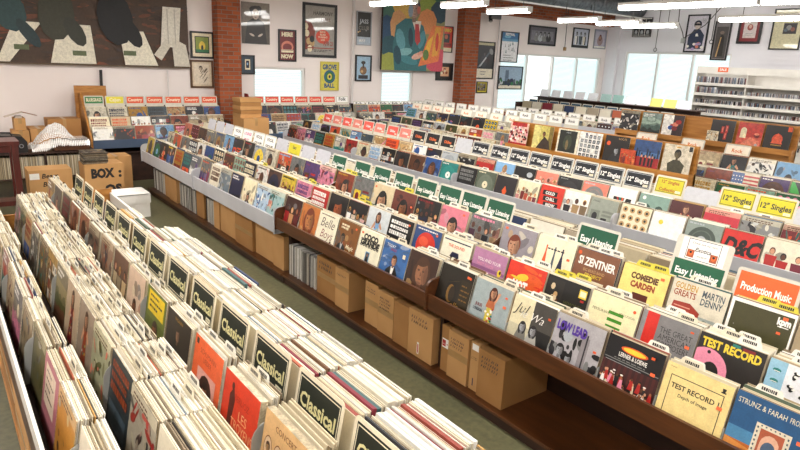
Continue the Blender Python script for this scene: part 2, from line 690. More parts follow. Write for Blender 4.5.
HAIRN = {'black': 'black', 'brown': 'brown', 'auburn': 'auburn', 'blonde': 'blonde', 'grey': 'grey', 'charcoal': 'dark'}
SEEN_DESC = set()
VIV = ['cream', 'white', 'ivory', 'tan', 'brown', 'black', 'charcoal', 'grey', 'silver', 'red', 'crimson', 'orange', 'salmon', 'pink', 'yellow', 'mustard', 'olive', 'green', 'mint', 'teal', 'navy', 'blue', 'sky', 'lilac', 'purple', 'maroon', 'slate', 'rust', 'beige']
VIVW = [6, 5, 4, 4, 6, 12, 8, 5, 3, 3, 2, 2, 2, 1, 1, 1, 2, 2, 1, 2, 4, 3, 2, 1, 1, 3, 4, 3, 3]
ACC = ['red', 'orange', 'yellow', 'teal', 'blue', 'navy', 'green', 'pink', 'white', 'black', 'brown', 'cream', 'purple', 'mustard', 'salmon', 'sky', 'crimson', 'rust']
MUTED = ['beige', 'tan', 'cream', 'olive', 'brown', 'ivory', 'slate', 'rust', 'charcoal', 'salmon', 'grey', 'mustard']
DESC_N = {'pale sky': 'sky'}


def auto_cover(r, muted=False):
    """a random printed cover and the words that describe it (never the same words twice)"""
    while True:
        bgc = r.choice(MUTED) if muted else r.choices(VIV, VIVW)[0]
        c1, c2 = r.sample([c for c in ACC if c != bgc], 2)
        k = r.choice(['pnt', 'pnt', 'por', 'typ', 'col', 'lnd'] if muted else ['por', 'por', 'por', 'grp', 'grp', 'lnd', 'dsc', 'abs', 'col', 'typ', 'typ', 'pnt', 'fig', 'stp', 'dot'])
        hair = r.choice(['black', 'brown', 'auburn', 'blonde', 'charcoal'])
        n = r.choice([3, 4, 5])
        if k == 'por':
            d = f'{bgc} sleeve with {HAIRN[hair]} haired face above {c1} clothing'
        elif k == 'grp':
            d = f'{bgc} sleeve with {("three", "four", "five")[n - 3]} figures on {c1} ground'
        elif k == 'lnd':
            d = f'{bgc} sleeve with {c1} hills under a {c2} sun'
        elif k == 'dsc':
            d = f'{bgc} sleeve with a {c1} disc and {c2} centre'
        elif k == 'abs':
            d = f'{bgc} sleeve with sharp {c1} and {c2} shapes'
        elif k == 'col':
            d = f'{bgc} sleeve with {c1} and {c2} picture tiles'
        elif k == 'typ':
            d = f'{bgc} sleeve with bold {c1} lettering and {c2} panel'
        elif k == 'pnt':
            d = f'{bgc} sleeve with dappled {c1} and {c2} painting'
        elif k == 'fig':
            d = f'{bgc} sleeve with {HAIRN[hair]} haired figure in {c1} dress'
        elif k == 'stp':
            d = f'{bgc} sleeve with {c1} and {c2} bars'
        else:
            d = f'{bgc} sleeve with rows of {c1} and {c2} dots'
        if d in SEEN_DESC:
            continue
        SEEN_DESC.add(d)
        b = mix(mix(P(bgc), P('beige'), 0.3) if muted else P(bgc), (0.02, 0.02, 0.02), 0.2)
        if k == 'por':
            a = m_por(r, b, c1, hair, r.choice(['skin', 'skin', 'tanskin', 'darkskin']), r.uniform(0.38, 0.62), r.uniform(0.5, 0.62), r.uniform(0.24, 0.38))
            if r.random() < 0.5:
                a.lines(0.08, 0.91, 0.9, 1, 0.07, c2, r, 0.7)
        elif k == 'grp':
            a = m_grp(r, b, c2, n, c1)
            a.lines(0.08, 0.9, 0.9, 1, 0.08, c1, r, 0.7)
        elif k == 'lnd':
            a = m_lnd(r, b, c1, mix(P(c1), (0, 0, 0), 0.5), c2)
        elif k == 'dsc':
            a = m_dsc(r, b, c1, c2)
        elif k == 'abs':
            a = m_abs(r, b, c1, c2)
        elif k == 'col':
            a = m_col(r, b, c1, c2)
        elif k == 'typ':
            a = m_typ(r, b, c1, c2)
        elif k == 'pnt':
            a = m_pnt(r, b, c1, c2)
        elif k == 'fig':
            a = m_fig(r, b, c1, hair, c2)
        elif k == 'stp':
            a = m_stp(r, b, c1, c2)
        else:
            a = m_dot(r, b, c1, c2)
        return d, a


def named(d, a):
    a.mat = 'print_clean'
    SEEN_DESC.add(d)
    return d, a


# ------------------------------------------------------------------ record store data
REC = 0.315
RECORDS = []      # every front-facing record, sorted by size later
PACKED = []       # (matrix, thickness, colour) of the records packed behind them
TABS = []
BOXSETS = []


def face_west(x, y, z, lean):
    """frame at the bottom centre of a sleeve that faces west and leans back to the east"""
    s, c = math.sin(lean), math.cos(lean)
    return Matrix(((0, s, -c, x), (-1, 0, 0, y), (0, c, s, z), (0, 0, 0, 1)))


def face_south(x, y, z, lean):
    s, c = math.sin(lean), math.cos(lean)
    return Matrix(((1, 0, 0, x), (0, s, -c, y), (0, c, s, z), (0, 0, 0, 1)))


def face_east(x, y, z, lean):
    s, c = math.sin(lean), math.cos(lean)
    return Matrix(((0, -s, c, x), (1, 0, 0, y), (0, c, s, z), (0, 0, 0, 1)))


EDGE = [hx(h) for h in ('dcd6c6', 'd6ccb4', 'e6e0d2', 'cbbd9e', 'd4c8ac', 'c4b698', 'b3a588', 'dcd2bc', 'eae6dc', 'a08e70', '7f6f58', 'd2cab8', 'c8bda6', 'd8ceb8')]
EDGE_D = [hx(h) for h in ('8a3a2c', '2c3a5c', '3a332c', '6a4a30', '4c5a48', 'a8573a', '25252a', '9a8c78', '5a6a7a', 'b48a4a', '7c2430', '3c5a5a')]


def pack(r, frame, depth, dense, tabs, where, dark=0.14, tabcol='white', thick=(0.003, 0.006)):
    """sleeves standing behind the front one, frame's -z is backwards"""
    ey = frame.col[1]
    tn = math.hypot(ey[0], ey[1]) / ey[2]
    d = 0.0065
    at = sorted(0.012 + (depth - 0.02) * (i + r.uniform(0.2, 0.8)) / tabs for i in range(tabs))
    while d < depth:
        if at and d >= at[0]:
            at.pop(0)
            d += 0.0012
            TABS.append((frame @ Matrix.Translation((0, d * tn, -d)), r.uniform(-0.09, 0.09), where, tabcol))
            d += 0.0018
        t = r.uniform(*thick)
        if d + t > depth:
            break
        if r.random() < dense:
            c = r.choice(EDGE_D) if r.random() < dark else r.choice(EDGE)
            PACKED.append((frame @ Matrix.Translation((r.uniform(-0.004, 0.004), d * tn + max(0.0, r.gauss(0.003, 0.005)), -d)), t, c))
        d += t + r.uniform(0.001, 0.0034)


U1 = {}   # (row, slot) -> short words for the record there


def front(r, frame, desc, art, where, thick=0.0045, sticker=False, big=0.0):
    cs = [frame @ Vector((x, y, 0)) for x, y in ((-REC / 2, 0), (REC / 2, 0), (REC / 2, REC), (-REC / 2, REC))]
    ps = [project(c) for c in cs]
    area = 0.0
    if all(ps):
        cx, cy = sum(p[0] for p in ps) / 4, sum(p[1] for p in ps) / 4
        if -25 < cx < 825 and -25 < cy < 480:
            area = abs(sum(ps[i - 1][0] * ps[i][1] - ps[i][0] * ps[i - 1][1] for i in range(4))) / 2 + big
    RECORDS.append(dict(m=frame, desc=desc, art=art, where=where, t=thick, st=sticker, area=area))


def shorten(label, n=16):
    w = label.split()
    if len(w) > n:
        print('LONG', label)
    return ' '.join(w[:n])

# ------------------------------------------------------------------ the room
XE, YN, XW, YS, ZC = 17.3, 12.0, -2.5, -3.0, 4.5
b = MB()
b.box(XW, YS, -0.1, XE, YN, 0.0, mat='vinyl_floor')
struct('floor', b)
b = MB()
b.box(XW, YS, ZC, XE + 0.2, YN + 0.2, ZC + 0.1, mat='ceiling_wood')
struct('ceiling', b)
b = MB()
b.box(XW - 0.2, YS, -0.1, XW, YN, ZC, mat='plaster')
struct('wall_west', b)
b = MB()
b.box(XW, YS - 0.2, -0.1, XE, YS, ZC, mat='plaster')
struct('wall_south', b)


def wall_with_holes(name, axis, at, thick, lo, hi, holes, mat):
    """holes: (a0, a1, z0, z1) along the wall"""
    b = MB()
    xs = sorted({lo, hi} | {h[0] for h in holes} | {h[1] for h in holes})
    zs = sorted({-0.1, ZC} | {h[2] for h in holes} | {h[3] for h in holes})
    for i in range(len(xs) - 1):
        for j in range(len(zs) - 1):
            cx, cz = (xs[i] + xs[i + 1]) / 2, (zs[j] + zs[j + 1]) / 2
            if any(h[0] < cx < h[1] and h[2] < cz < h[3] for h in holes):
                continue
            if axis == 'y':
                b.box(xs[i], at, zs[j], xs[i + 1], at + thick, zs[j + 1], mat=mat)
            else:
                b.box(at, xs[i], zs[j], at + thick, xs[i + 1], zs[j + 1], mat=mat)
    struct(name, b)


W1 = (5.36, 6.55, 1.2, 1.97)
W2 = (8.56, 9.52, 1.05, 1.98)
W3 = (12.5, 17.0, 1.0, 2.56)
W4 = (8.15, 11.35, 1.0, 2.78)
wall_with_holes('wall_north', 'y', YN, 0.2, XW, XE + 0.2, [W1, W2, W3], 'plaster')
wall_with_holes('wall_east', 'x', XE, 0.2, YS, YN, [W4], 'plaster_east')


def window(n, axis, w, panes):
    a0, a1, z0, z1 = w
    f = MB()
    t = 0.05

    def bx(m, p0, q0, r0, p1, q1, r1, mat):
        base = YN if axis == 'y' else XE
        if axis == 'y':
            m.box(p0, base + q0, r0, p1, base + q1, r1, mat=mat)
        else:
            m.box(base + q0, p0, r0, base + q1, p1, r1, mat=mat)
    bx(f, a0 + 0.001, 0.03, z0 + 0.001, a0 + t, 0.17, z1 - 0.001, 'white_metal')
    bx(f, a1 - t, 0.03, z0 + 0.001, a1 - 0.001, 0.17, z1 - 0.001, 'white_metal')
    bx(f, a0 + t, 0.03, z0 + 0.001, a1 - t, 0.17, z0 + t, 'white_metal')
    bx(f, a0 + t, 0.03, z1 - t, a1 - t, 0.17, z1 - 0.001, 'white_metal')
    for k in range(1, panes):
        x = a0 + (a1 - a0) * k / panes
        bx(f, x - 0.03, 0.03, z0 + t, x + 0.03, 0.17, z1 - t, 'white_metal')
    o = struct(f'window_{n}', f)
    o['label'] = ['', 'small window with pale blind between the framed posters', 'narrow window below the big figure painting', 'wide bright window with blinds in the far corner', 'window with three pale blinds beside the disc shelves'][n]
    for k in range(panes):
        x0 = a0 + (a1 - a0) * k / panes + 0.035
        x1 = a0 + (a1 - a0) * (k + 1) / panes - 0.035
        p = MB()
        bx(p, x0, 0.12, z0 + t, x1, 0.125, z1 - t, 'daylight')
        struct('window_pane', p, o)
        if n == 3 and k == 1:
            continue
        s = MB()
        z = z0 + t + 0.01
        while z < z1 - t - 0.03:
            zz = z + 0.028
            if axis == 'y':
                s.face([(x0, YN + 0.06, z), (x1, YN + 0.06, z), (x1, YN + 0.075, zz), (x0, YN + 0.075, zz)], mat='blind')
            else:
                s.face([(XE + 0.06, x0, z), (XE + 0.075, x0, zz), (XE + 0.075, x1, zz), (XE + 0.06, x1, z)], mat='blind')
            z += 0.034
        struct('window_blind', s, o)


m, nt, N_, L_, B_ = new_mat('blind')
df = N_.new('ShaderNodeBsdfDiffuse')
df.inputs[0].default_value = (*hx('e6eeee'), 1)
tr = N_.new('ShaderNodeBsdfTranslucent')
tr.inputs[0].default_value = (*hx('dcebec'), 1)
ms = N_.new('ShaderNodeMixShader')
ms.inputs[0].default_value = 0.6
L_.new(df.outputs[0], ms.inputs[1])
L_.new(tr.outputs[0], ms.inputs[2])
L_.new(ms.outputs[0], N_['Material Output'].inputs['Surface'])
MATS['blind'] = m
window(1, 'y', W1, 1)
window(2, 'y', W2, 1)
window(3, 'y', W3, 4)
window(4, 'x', W4, 3)

# brick piers and the brick band above the posters
b = MB()
b.box(on_y(218.2, 40, YN - 0.28).x, YN - 0.28, 0.0, on_y(240.8, 40, YN - 0.28).x, YN - 0.001, ZC, mat='brick')
struct('trim_1', b)
b = MB()
b.box(10.85, YN - 0.28, 0.0, 11.38, YN - 0.001, ZC, mat='brick')
struct('trim_2', b)
b = MB()
b.box(11.38, YN - 0.12, 3.5, XE, YN - 0.001, ZC, mat='brick')
b.box(4.97, YN - 0.12, 3.56, 10.85, YN - 0.001, ZC, mat='brick')
struct('trim_3', b)
b = MB()
b.box(XE - 0.1, YN - 0.4, 0, XE - 0.001, YN - 0.001, 3.5, mat='plaster_east')
struct('trim_4', b)
b = MB()   # grooved panel boards on the east wall
for i in range(7):
    z = 2.42 + i * 0.115
    b.box(XE - 0.02, 0.5, z, XE - 0.001, 7.95, z + 0.1, mat='plaster_east')
struct('trim_5', b)
b = MB()
b.box(12.35, YS, 3.74, 12.65, 7.0, ZC, mat='wood_beam')
struct('trim_6', b)
b = MB()
b.box(XW, YN - 0.03, 0, 4.5, YN - 0.001, 0.12, mat='white_laminate')
struct('baseboard_north', b)

# pipes and the duct
b = MB()
b.tube([(2.44, YN - 0.055, 0.13), (2.49, YN - 0.055, 1.84)], 0.025, mat='black_plastic')
tag(b.build('wall_conduit'), 'dark vertical conduit on the white wall left of the wooden record display', 'conduit')
b = MB()
b.tube([(3.62, YN - 0.05, 0.13), (3.64, YN - 0.05, 1.86)], 0.014, mat='pipe_white')
tag(b.build('wall_conduit'), 'thin grey vertical conduit above the red-topped header cards by the brick pier', 'conduit')
b = MB()
b.tube([(7.72, YN - 0.05, 0.1), (7.72, YN - 0.05, 3.555)], 0.035, mat='pipe_white')
tag(b.build('wall_conduit'), 'white vertical pipe on the wall left of the figure painting', 'conduit')
b = MB()
CX = on_y(497.3, 50, YN - 0.03).x
b.tube([(CX, YN - 0.04, 0.1), (CX, YN - 0.04, 3.49)], 0.018, mat='pipe_white')
tag(b.build('wall_conduit'), 'white vertical conduit beside the poster with a blue top', 'conduit')
d = empty('air_duct', (0, 0, 0), 'grey round metal air duct running under the ceiling by the brick band', 'duct')
b = MB()
b.tube([(9.5, 10.95, 3.98), (17.1, 10.95, 3.98)], 0.24, mat='duct_steel', n=24)
b.build('pipe', d)
for i in range(8):
    b = MB()
    x = 10.2 + i * 0.95
    b.tube([(x, 10.95, 3.98), (x + 0.05, 10.95, 3.98)], 0.25, mat='duct_steel', n=24)
    b.build('joint_band', d)
b = MB()
b.box(9.6, 10.72, 3.7, 17.1, 10.76, 3.735, mat='white_metal')
b.build('support_rail', d)
for x in (11.5, 14.5):
    b = MB()
    b.tube([(x, 10.74, 3.735), (x, 10.74, ZC)], 0.008, mat='black_plastic')
    b.build('hanger', d)


# ------------------------------------------------------------------ fluorescent lights
def lamp(x, y0, y1, z, label, group=None, w=0.13):
    o = empty('fluorescent_light', (x, (y0 + y1) / 2, z), label, 'ceiling light', group)
    l = (y1 - y0) / 2
    b = MB()
    b.box(-w / 2, -l, 0.03, w / 2, l, 0.075, mat='white_metal')
    b.box(-w / 2, -l - 0.02, -0.03, w / 2, -l, 0.075, mat='white_metal')
    b.box(-w / 2, l, -0.03, w / 2, l + 0.02, 0.075, mat='white_metal')
    b.build('housing', o)
    b = MB()
    pts = [(-w / 2 + 0.004, 0.028), (-w / 2 + 0.004, 0.0), (-w / 4, -0.035), (w / 4, -0.035), (w / 2 - 0.004, 0.0), (w / 2 - 0.004, 0.028)]
    b.prism(pts, 2 * l - 0.004, mat='tube', axis='y', base=-l + 0.002)
    b.build('tube', o)
    for s in (-0.7, 0.7):
        b = MB()
        b.tube([(0, s * l, 0.075), (0, s * l, ZC - z)], 0.006, mat='cable', n=6)
        b.build('hanger', o)
    ld = bpy.data.lights.new('lamp_glow', 'AREA')
    ld.shape = 'RECTANGLE'
    ld.size = w * 1.5
    ld.size_y = 2 * l
    ld.energy = LIGHT_W * 2 * l
    ld.color = (1.0, 0.975, 0.93)
    lo = bpy.data.objects.new('lamp_glow', ld)
    COL.objects.link(lo)
    lo.parent = o
    lo.location = (0, 0, -0.05)
    return o


lamp(6.74, 8.56, 9.8, 3.2, 'short fluorescent light hanging across the top of the figure painting')
lamp(7.58, 7.72, 8.78, 3.2, 'short fluorescent light hanging just right of the figure painting')
lamp(8.87, 7.9, 8.92, 3.2, 'short fluorescent light hanging in front of the second brick pier')
lamp(11.1, 8.0, 9.0, 3.2, 'short fluorescent light hanging under the brick band in the corner')
lamp(12.05, 7.68, 8.7, 3.2, 'short fluorescent light touching the black and white photo set in view')
lamp(12.9, 7.35, 8.62, 3.2, 'short fluorescent light below the black and white photo set')
lamp(9.05, 4.04, 6.14, 3.2, 'long fluorescent light along the top edge of the picture')
lamp(9.05, 1.8, 3.98, 3.2, 'fluorescent light in the top right corner beyond the long one')
lamp(11.7, 3.3, 5.82, 3.2, 'long fluorescent light in front of the red matted picture')
for x in (-0.6, 2.2, 4.9):
    for y in (-1.2, 2.0, 5.2, 8.4):
        lamp(x, y - 1.2, y + 1.2, 3.3, 'fluorescent light over the near record aisles', 'ceiling lights over the near aisles')
for x in (14.6,):
    for y in (2.0, 5.2, 8.4):
        lamp(x, y - 1.2, y + 1.2, 4.1, 'fluorescent light high over the disc shelves', 'ceiling lights by the east wall')
for y in (-1.2,):
    lamp(9.0, y - 1.2, y + 1.2, 3.3, 'fluorescent light over the south end of the store', 'ceiling lights over the south end')


# ------------------------------------------------------------------ record bins
LEAN1 = 0.26
SWATCH = dict(walnut='brown', laminate='grey')


def rounded(x0, z0, x1, z1, r=0.05, lean=0.0):
    """profile in (x, z): rounded top front corner"""
    pts = [(x0, z0), (x1, z0), (x1, z1)]
    for i in range(5):
        t = math.pi / 2 * (1 + i / 4)
        pts.append((x0 + r + r * math.cos(t), z1 - r + r * math.sin(t)))
    return pts


def bin_west(label, xl, y0, y1, lip, rows, lean, nslot, mat, back, shelf=True, group=None, div_h=0.12, floor_z=0.1, last=0.25):
    """a browser bin whose sleeves face west. rows: (x of sleeve tops, z of sleeve tops)"""
    o = empty('record_bin', (xl, (y0 + y1) / 2, 0), label, 'record bin', group)
    ox, oy = xl, (y0 + y1) / 2
    T = Matrix.Translation((-ox, -oy, 0))
    s, c = REC * math.sin(lean), REC * math.cos(lean)
    base = [(x - s, z - c) for x, z in rows]
    zl0, zl1 = lip
    inner = 'walnut' if mat == 'walnut' else 'laminate'
    b = MB()
    b.box(xl, y0 + 0.001, zl0, xl + 0.02, y1 - 0.001, zl1, mat=mat, mtx=T)
    b.build('front_lip', o)
    for i, (bx_, bz) in enumerate(base):
        x0 = xl + 0.021 if i == 0 else bx_ - 0.03
        x1 = base[i + 1][0] - 0.031 if i + 1 < len(base) else back - 0.021
        b = MB()
        b.box(x0, y0 + 0.001, bz - 0.022, x1, y1 - 0.001, bz - 0.009, mat='dark_board' if mat == 'walnut' else 'laminate', mtx=T)
        if i:
            b.box(x0, y0 + 0.001, base[i - 1][1] - 0.022, x0 + 0.012, y1 - 0.001, bz - 0.0225, mat='dark_board' if mat == 'walnut' else 'laminate', mtx=T)
        b.build('tray', o)
    b = MB()
    b.box(back - 0.02, y0 + 0.001, floor_z, back, y1 - 0.001, base[-1][1] + 0.2, mat='dark_board', mtx=T)
    b.build('back_panel', o)
    for e, yy in ((0, y0 + 0.001), (1, y1 - 0.009)):
        b = MB()
        pr = [(xl - 0.012, zl0 - 0.01), (back, zl0 - 0.01), (back, base[-1][1] + 0.25)]
        for (bx_, bz) in base[::-1]:
            pr.append((bx_ + 0.09, bz + 0.2))
        pr.append((xl + 0.05, zl1 + 0.1))
        for k in range(1, 5):
            t = math.pi / 2 * (1 + k / 4)
            pr.append((xl + 0.05 + 0.062 * math.cos(t), zl1 + 0.038 + 0.062 * math.sin(t)))
        b.prism(pr, 0.008, mat=mat if mat != 'laminate' else 'laminate', axis='y', base=yy, mtx=T)
        b.build('end_panel', o)
    if div_h:
        p = (y1 - y0 - 0.02) / nslot
        for k in range(1, nslot):
            y = y0 + 0.01 + p * k
            for i, (bx_, bz) in enumerate(base):
                x1 = min(base[i + 1][0] - 0.05, bx_ + (0.07 if i >= len(base) - 2 else 0.25)) if i + 1 < len(base) else min(back - 0.03, bx_ + last)
                x0 = bx_ - 0.006
                b = MB()
                pts = [(x0, bz - 0.008), (x1, bz - 0.008), (x1 + div_h * 0.2, bz + div_h * 0.8), (x0 + div_h * 0.27, bz + div_h)]
                b.prism(pts, 0.003, mat='plastic_grey', axis='y', base=y - 0.0015, mtx=T)
                b.build('divider', o)
    if shelf:
        b = MB()
        b.box(xl + 0.06, y0 + 0.001, floor_z - 0.02, back - 0.021, y1 - 0.001, floor_z, mat='walnut', mtx=T)
        b.build('shelf', o)
        b = MB()
        b.box(xl + 0.09, y0 + 0.001, 0.0, xl + 0.11, y1 - 0.001, floor_z - 0.02, mat='dark_board', mtx=T)
        b.build('plinth', o)
        b = MB()
        b.box(back - 0.1, y0 + 0.001, 0.0, back - 0.08, y1 - 0.001, floor_z - 0.02, mat='dark_board', mtx=T)
        b.build('plinth', o)
        b = MB()
        b.box(xl + 0.58, y0 + 0.001, floor_z, xl + 0.6, y1 - 0.001, base[0][1] - 0.02, mat='dark_board', mtx=T)
        b.build('shelf_back', o)
        for yy in (y0 + 0.001, y1 - 0.016):
            b = MB()
            b.box(xl + 0.16, yy, floor_z, xl + 0.58, yy + 0.015, base[0][1] - 0.02, mat='dark_board', mtx=T)
            b.build('upright', o)
    return base


def hcard(m, w, h, lines, panel, ink, label, frame_c=None, white='cdc8ba', group=None, ph=0.17, extra=None, tag_strip=True, drop=0.0):
    """stiff plastic header card with a printed panel; m = frame at the bottom centre"""
    b = MB()
    pts = []
    r = 0.02
    for cx, cy, t0 in ((w / 2 - r, r, -90), (w / 2 - r, h - r, 0), (-w / 2 + r, h - r, 90), (-w / 2 + r, r, 180)):
        for k in range(4):
            t = math.radians(t0 + 30 * k)
            pts.append((cx + r * math.cos(t), cy + r * math.sin(t)))
    b.prism(pts, 0.002, hx(white), 'paper', axis='z', base=-0.002)
    root = b.build('header_card', None, m)
    tag(root, label, 'header card', group)
    if panel:
        pw = w - 0.034
        a = Art(panel, ph / pw)
        hh = ph / pw
        if frame_c:
            for g in (0.0, ):
                a.rect(0.015, 0.03, 0.985, hh - 0.03, frame_c)
                a.rect(0.03, 0.045, 0.97, hh - 0.045, panel)
        n = len(lines)
        for i, (t, sz) in enumerate(lines):
            a.text(t, 0.5, hh * (1 - (i + 0.62) / n) - sz * 0.25 + (0.02 if n == 1 else 0.0), sz, ink, maxw=0.86, bold=0.028)
        if tag_strip:
            a.rect(0.74, 0.06, 0.93, 0.14, 'cream')
            a.rect(0.76, 0.085, 0.9, 0.115, mix(P('cream'), P(panel), 0.4))
        pb = MB()
        a.emit(pb, Matrix.Translation((0, h - 0.018 - ph - drop, 0.0003)), pw, mat='paper', dz=0.0001)
        pb.build('printed_panel', root)
    if extra:
        pb = MB()
        extra(pb, w, h)
        pb.build('printed_note', root)
    return root


def lid_pos(x, z_top, y, h, lean):
    return face_west(x - h * math.sin(lean), y, z_top - h * math.cos(lean), lean)

# ------------------------------------------------------------------ first long bin (brown lip, then pale lip), sleeves facing the aisle
S1, C1 = REC * math.sin(LEAN1), REC * math.cos(LEAN1)
rr = random.Random(11)


def rows_frame(x, z, y, lean):
    return face_west(x - REC * math.sin(lean), y, z - REC * math.cos(lean), lean)


def A_test1():
    a = Art(hx('ecd79c'))
    for i in range(2):
        a.rect(0.1 + i * 0.012, 0.02, 0.9 - i * 0.012, 0.83 - i * 0.012, 'black' if i == 0 else hx('ecd79c'))
    a.text('TEST RECORD 1', 0.5, 0.64, 0.075, 'black', maxw=0.72, bold=0.025)
    a.text('Depth of image', 0.5, 0.53, 0.05, 'black', maxw=0.44, bold=0.015)
    a.text('Stereo', 0.06, 0.93, 0.025, 'brown', 'l')
    a.rect(0.84, 0.86, 0.91, 0.88, 'black').rect(0.85, 0.9, 0.9, 0.93, 'black').ell(0.875, 0.89, 0.02, 0.02, 'black')
    return a


def A_blue():
    a = Art(hx('2f6690'))
    a.rect(0, 0, 1, 0.5, hx('5a92b4')).rect(0, 0, 1, 0.32, hx('c9793c'))
    a.poly([(0, 0.32), (0.4, 0.26), (0, 0.2)], hx('e0a05a')).poly([(0.1, 0.1), (0.6, 0.2), (1, 0.12), (1, 0.05)], hx('a95a2c'))
    a.text('STRUNZ & FARAH', 0.04, 0.84, 0.075, 'cream', 'l', 0.62).text('FRONTERA', 0.7, 0.84, 0.075, 'cream', 'l', 0.3)
    a.rect(0.34, 0.08, 0.78, 0.68, 'ivory')
    r = random.Random(2)
    for i in range(9):
        for sgn in (0.36, 0.74):
            a.rect(sgn, 0.1 + i * 0.063, sgn + 0.02, 0.13 + i * 0.063, 'slate')
    for i in range(6):
        a.rect(0.4 + i * 0.057, 0.645, 0.42 + i * 0.057, 0.665, 'slate').rect(0.4 + i * 0.057, 0.09, 0.42 + i * 0.057, 0.11, 'slate')
    a.rect(0.41, 0.13, 0.71, 0.62, hx('b86a4a')).ell(0.56, 0.42, 0.12, 0.15, hx('e2b9a0')).rect(0.44, 0.16, 0.68, 0.4, hx('e2b9a0'))
    a.ell(0.56, 0.36, 0.09, 0.12, hx('5a7088')).rect(0.46, 0.16, 0.66, 0.28, hx('4c8a3c')).ell(0.6, 0.2, 0.06, 0.05, hx('d87a8a'))
    return a


def A_lerner():
    a = Art(hx('17121a'))
    a.rect(0, 0.1, 1, 0.58, hx('4a1c1c'))
    for i in range(10):
        a.rect(i * 0.1, 0.3, i * 0.1 + 0.05, 0.58, hx('5c2420'))
    a.ell(0.5, 0.84, 0.24, 0.06, 'orange', 18).ell(0.5, 0.84, 0.2, 0.04, 'yellow', 18)
    a.text('LERNER & LOEWE', 0.5, 0.7, 0.07, 'white', maxw=0.5, bold=0.02)
    a.rect(0.02, 0.615, 0.98, 0.63, 'grey')
    r = random.Random(4)
    for i in range(46):
        x, y = r.uniform(0.02, 0.98), r.uniform(0.12, 0.42)
        c = r.choice(['red', 'white', 'pink', 'black', 'charcoal', 'cream', 'maroon', 'black'])
        a.poly([(x - 0.045, y - 0.16), (x + 0.045, y - 0.16), (x + 0.02, y), (x - 0.02, y)], c)
        a.ell(x, y + 0.01, 0.02, 0.026, r.choice(['skin', 'tanskin', 'brown']), 8)
        if r.random() < 0.4:
            a.ell(x, y + 0.03, 0.028, 0.014, r.choice(['black', 'white', 'brown']), 7)
    a.rect(0.06, 0.585, 0.7, 0.592, 'silver').lines(0.2, 0.655, 0.8, 1, 0.03, 'grey', r, 0.5)
    a.rect(0.8, 0.86, 0.86, 0.9, 'orange')
    return a


def A_purple():
    r = random.Random(5)
    a = Art(hx('b6b2b4'))
    for i in range(26):
        x, y = r.random(), r.random() * 0.8
        a.ell(x, y, r.uniform(0.03, 0.12), r.uniform(0.04, 0.12), r.choice(['black', 'charcoal', 'silver', 'black', 'grey']), 9)
    a.rect(0.6, 0, 0.75, 0.75, hx('9a9496')).rect(0.68, 0, 0.71, 0.8, 'charcoal')
    head(a, 0.22, 0.36, 0.14, 'silver', 'black')
    head(a, 0.42, 0.26, 0.12, 'silver', 'black')
    a.text('LOW LEAD', 0.36, 0.72, 0.16, hx('6a4aa8'), maxw=0.62, bold=0.05)
    a.rect(0.86, 0.56, 0.92, 0.6, 'orange')
    return a


def A_script():
    a = Art(hx('2a2826'))
    a.rect(0, 0, 0.5, 1, hx('cfc8ae')).rect(0, 0.45, 0.5, 1, hx('e5dcbc'))
    a.rect(0.5, 0.5, 1, 1, hx('5a5650'))
    for x in (0.34, 0.6):
        a.poly([(x - 0.2, 0), (x + 0.2, 0), (x + 0.08, 0.42), (x - 0.08, 0.42)], hx('b9b6ae') if x > 0.5 else hx('8a877f'))
        head(a, x, 0.44, 0.13, 'silver', 'charcoal', 0, True)
    a.text('Jul', 0.2, 0.68, 0.2, 'black', bold=-0.01, shear=0.4).text('ie Wa', 0.5, 0.62, 0.16, 'white', 'c', bold=-0.01, shear=0.4)
    a.rect(0.86, 0.76, 0.92, 0.8, 'orange')
    return a


def A_memor():
    a = Art(hx('121414'))
    a.rect(0.0, 0.05, 0.42, 0.95, hx('2e2c28'))
    r = random.Random(8)
    for i in range(14):
        a.ell(0.22 + r.uniform(-0.1, 0.1), 0.6 + r.uniform(-0.25, 0.2), 0.05, 0.06, r.choice(['tan', 'beige', 'charcoal', 'brown']), 8)
    a.text('MEMORIES', 0.7, 0.5, 0.1, 'olive', maxw=0.42).text('FROM YOU', 0.7, 0.3, 0.07, 'cream', maxw=0.4)
    a.rect(0.78, 0.75, 0.95, 0.92, 'yellow').rect(0.8, 0.78, 0.93, 0.89, 'cream').rect(0.84, 0.68, 0.92, 0.72, 'red')
    return a


def A_great():
    a = Art(hx('8c8a8a'))
    a.rect(0.0, 0.0, 0.18, 1, hx('9a9898')).rect(0.08, 0, 0.3, 1, hx('d43a2c'))
    for i, t in enumerate(('THE GREAT', 'AMERICAN', 'COMPOSERS')):
        a.text(t, 0.36, 0.72 - i * 0.12, 0.1, hx('4a4848'), 'l', 0.56)
    a.rect(0.86, 0.88, 0.92, 0.91, 'orange')
    return a


def A_test2():
    a = Art(hx('2c2826'))
    a.text('TEST RECORD', 0.5, 0.8, 0.13, 'yellow', maxw=0.9, bold=0.045)
    a.rect(0.5, 0.93, 0.62, 0.98, 'teal').rect(0.66, 0.92, 0.84, 0.97, 'crimson')
    a.ell(0.2, 0.44, 0.34, 0.34, 'pink', 24).ell(0.28, 0.4, 0.14, 0.18, hx('2c2826'), 18).ell(0.2, 0.72, 0.03, 0.03, 'black', 8)
    a.poly([(0.45, 0.2), (0.62, 0.0), (0.5, 0.0), (0.38, 0.2)], 'pink')
    return a


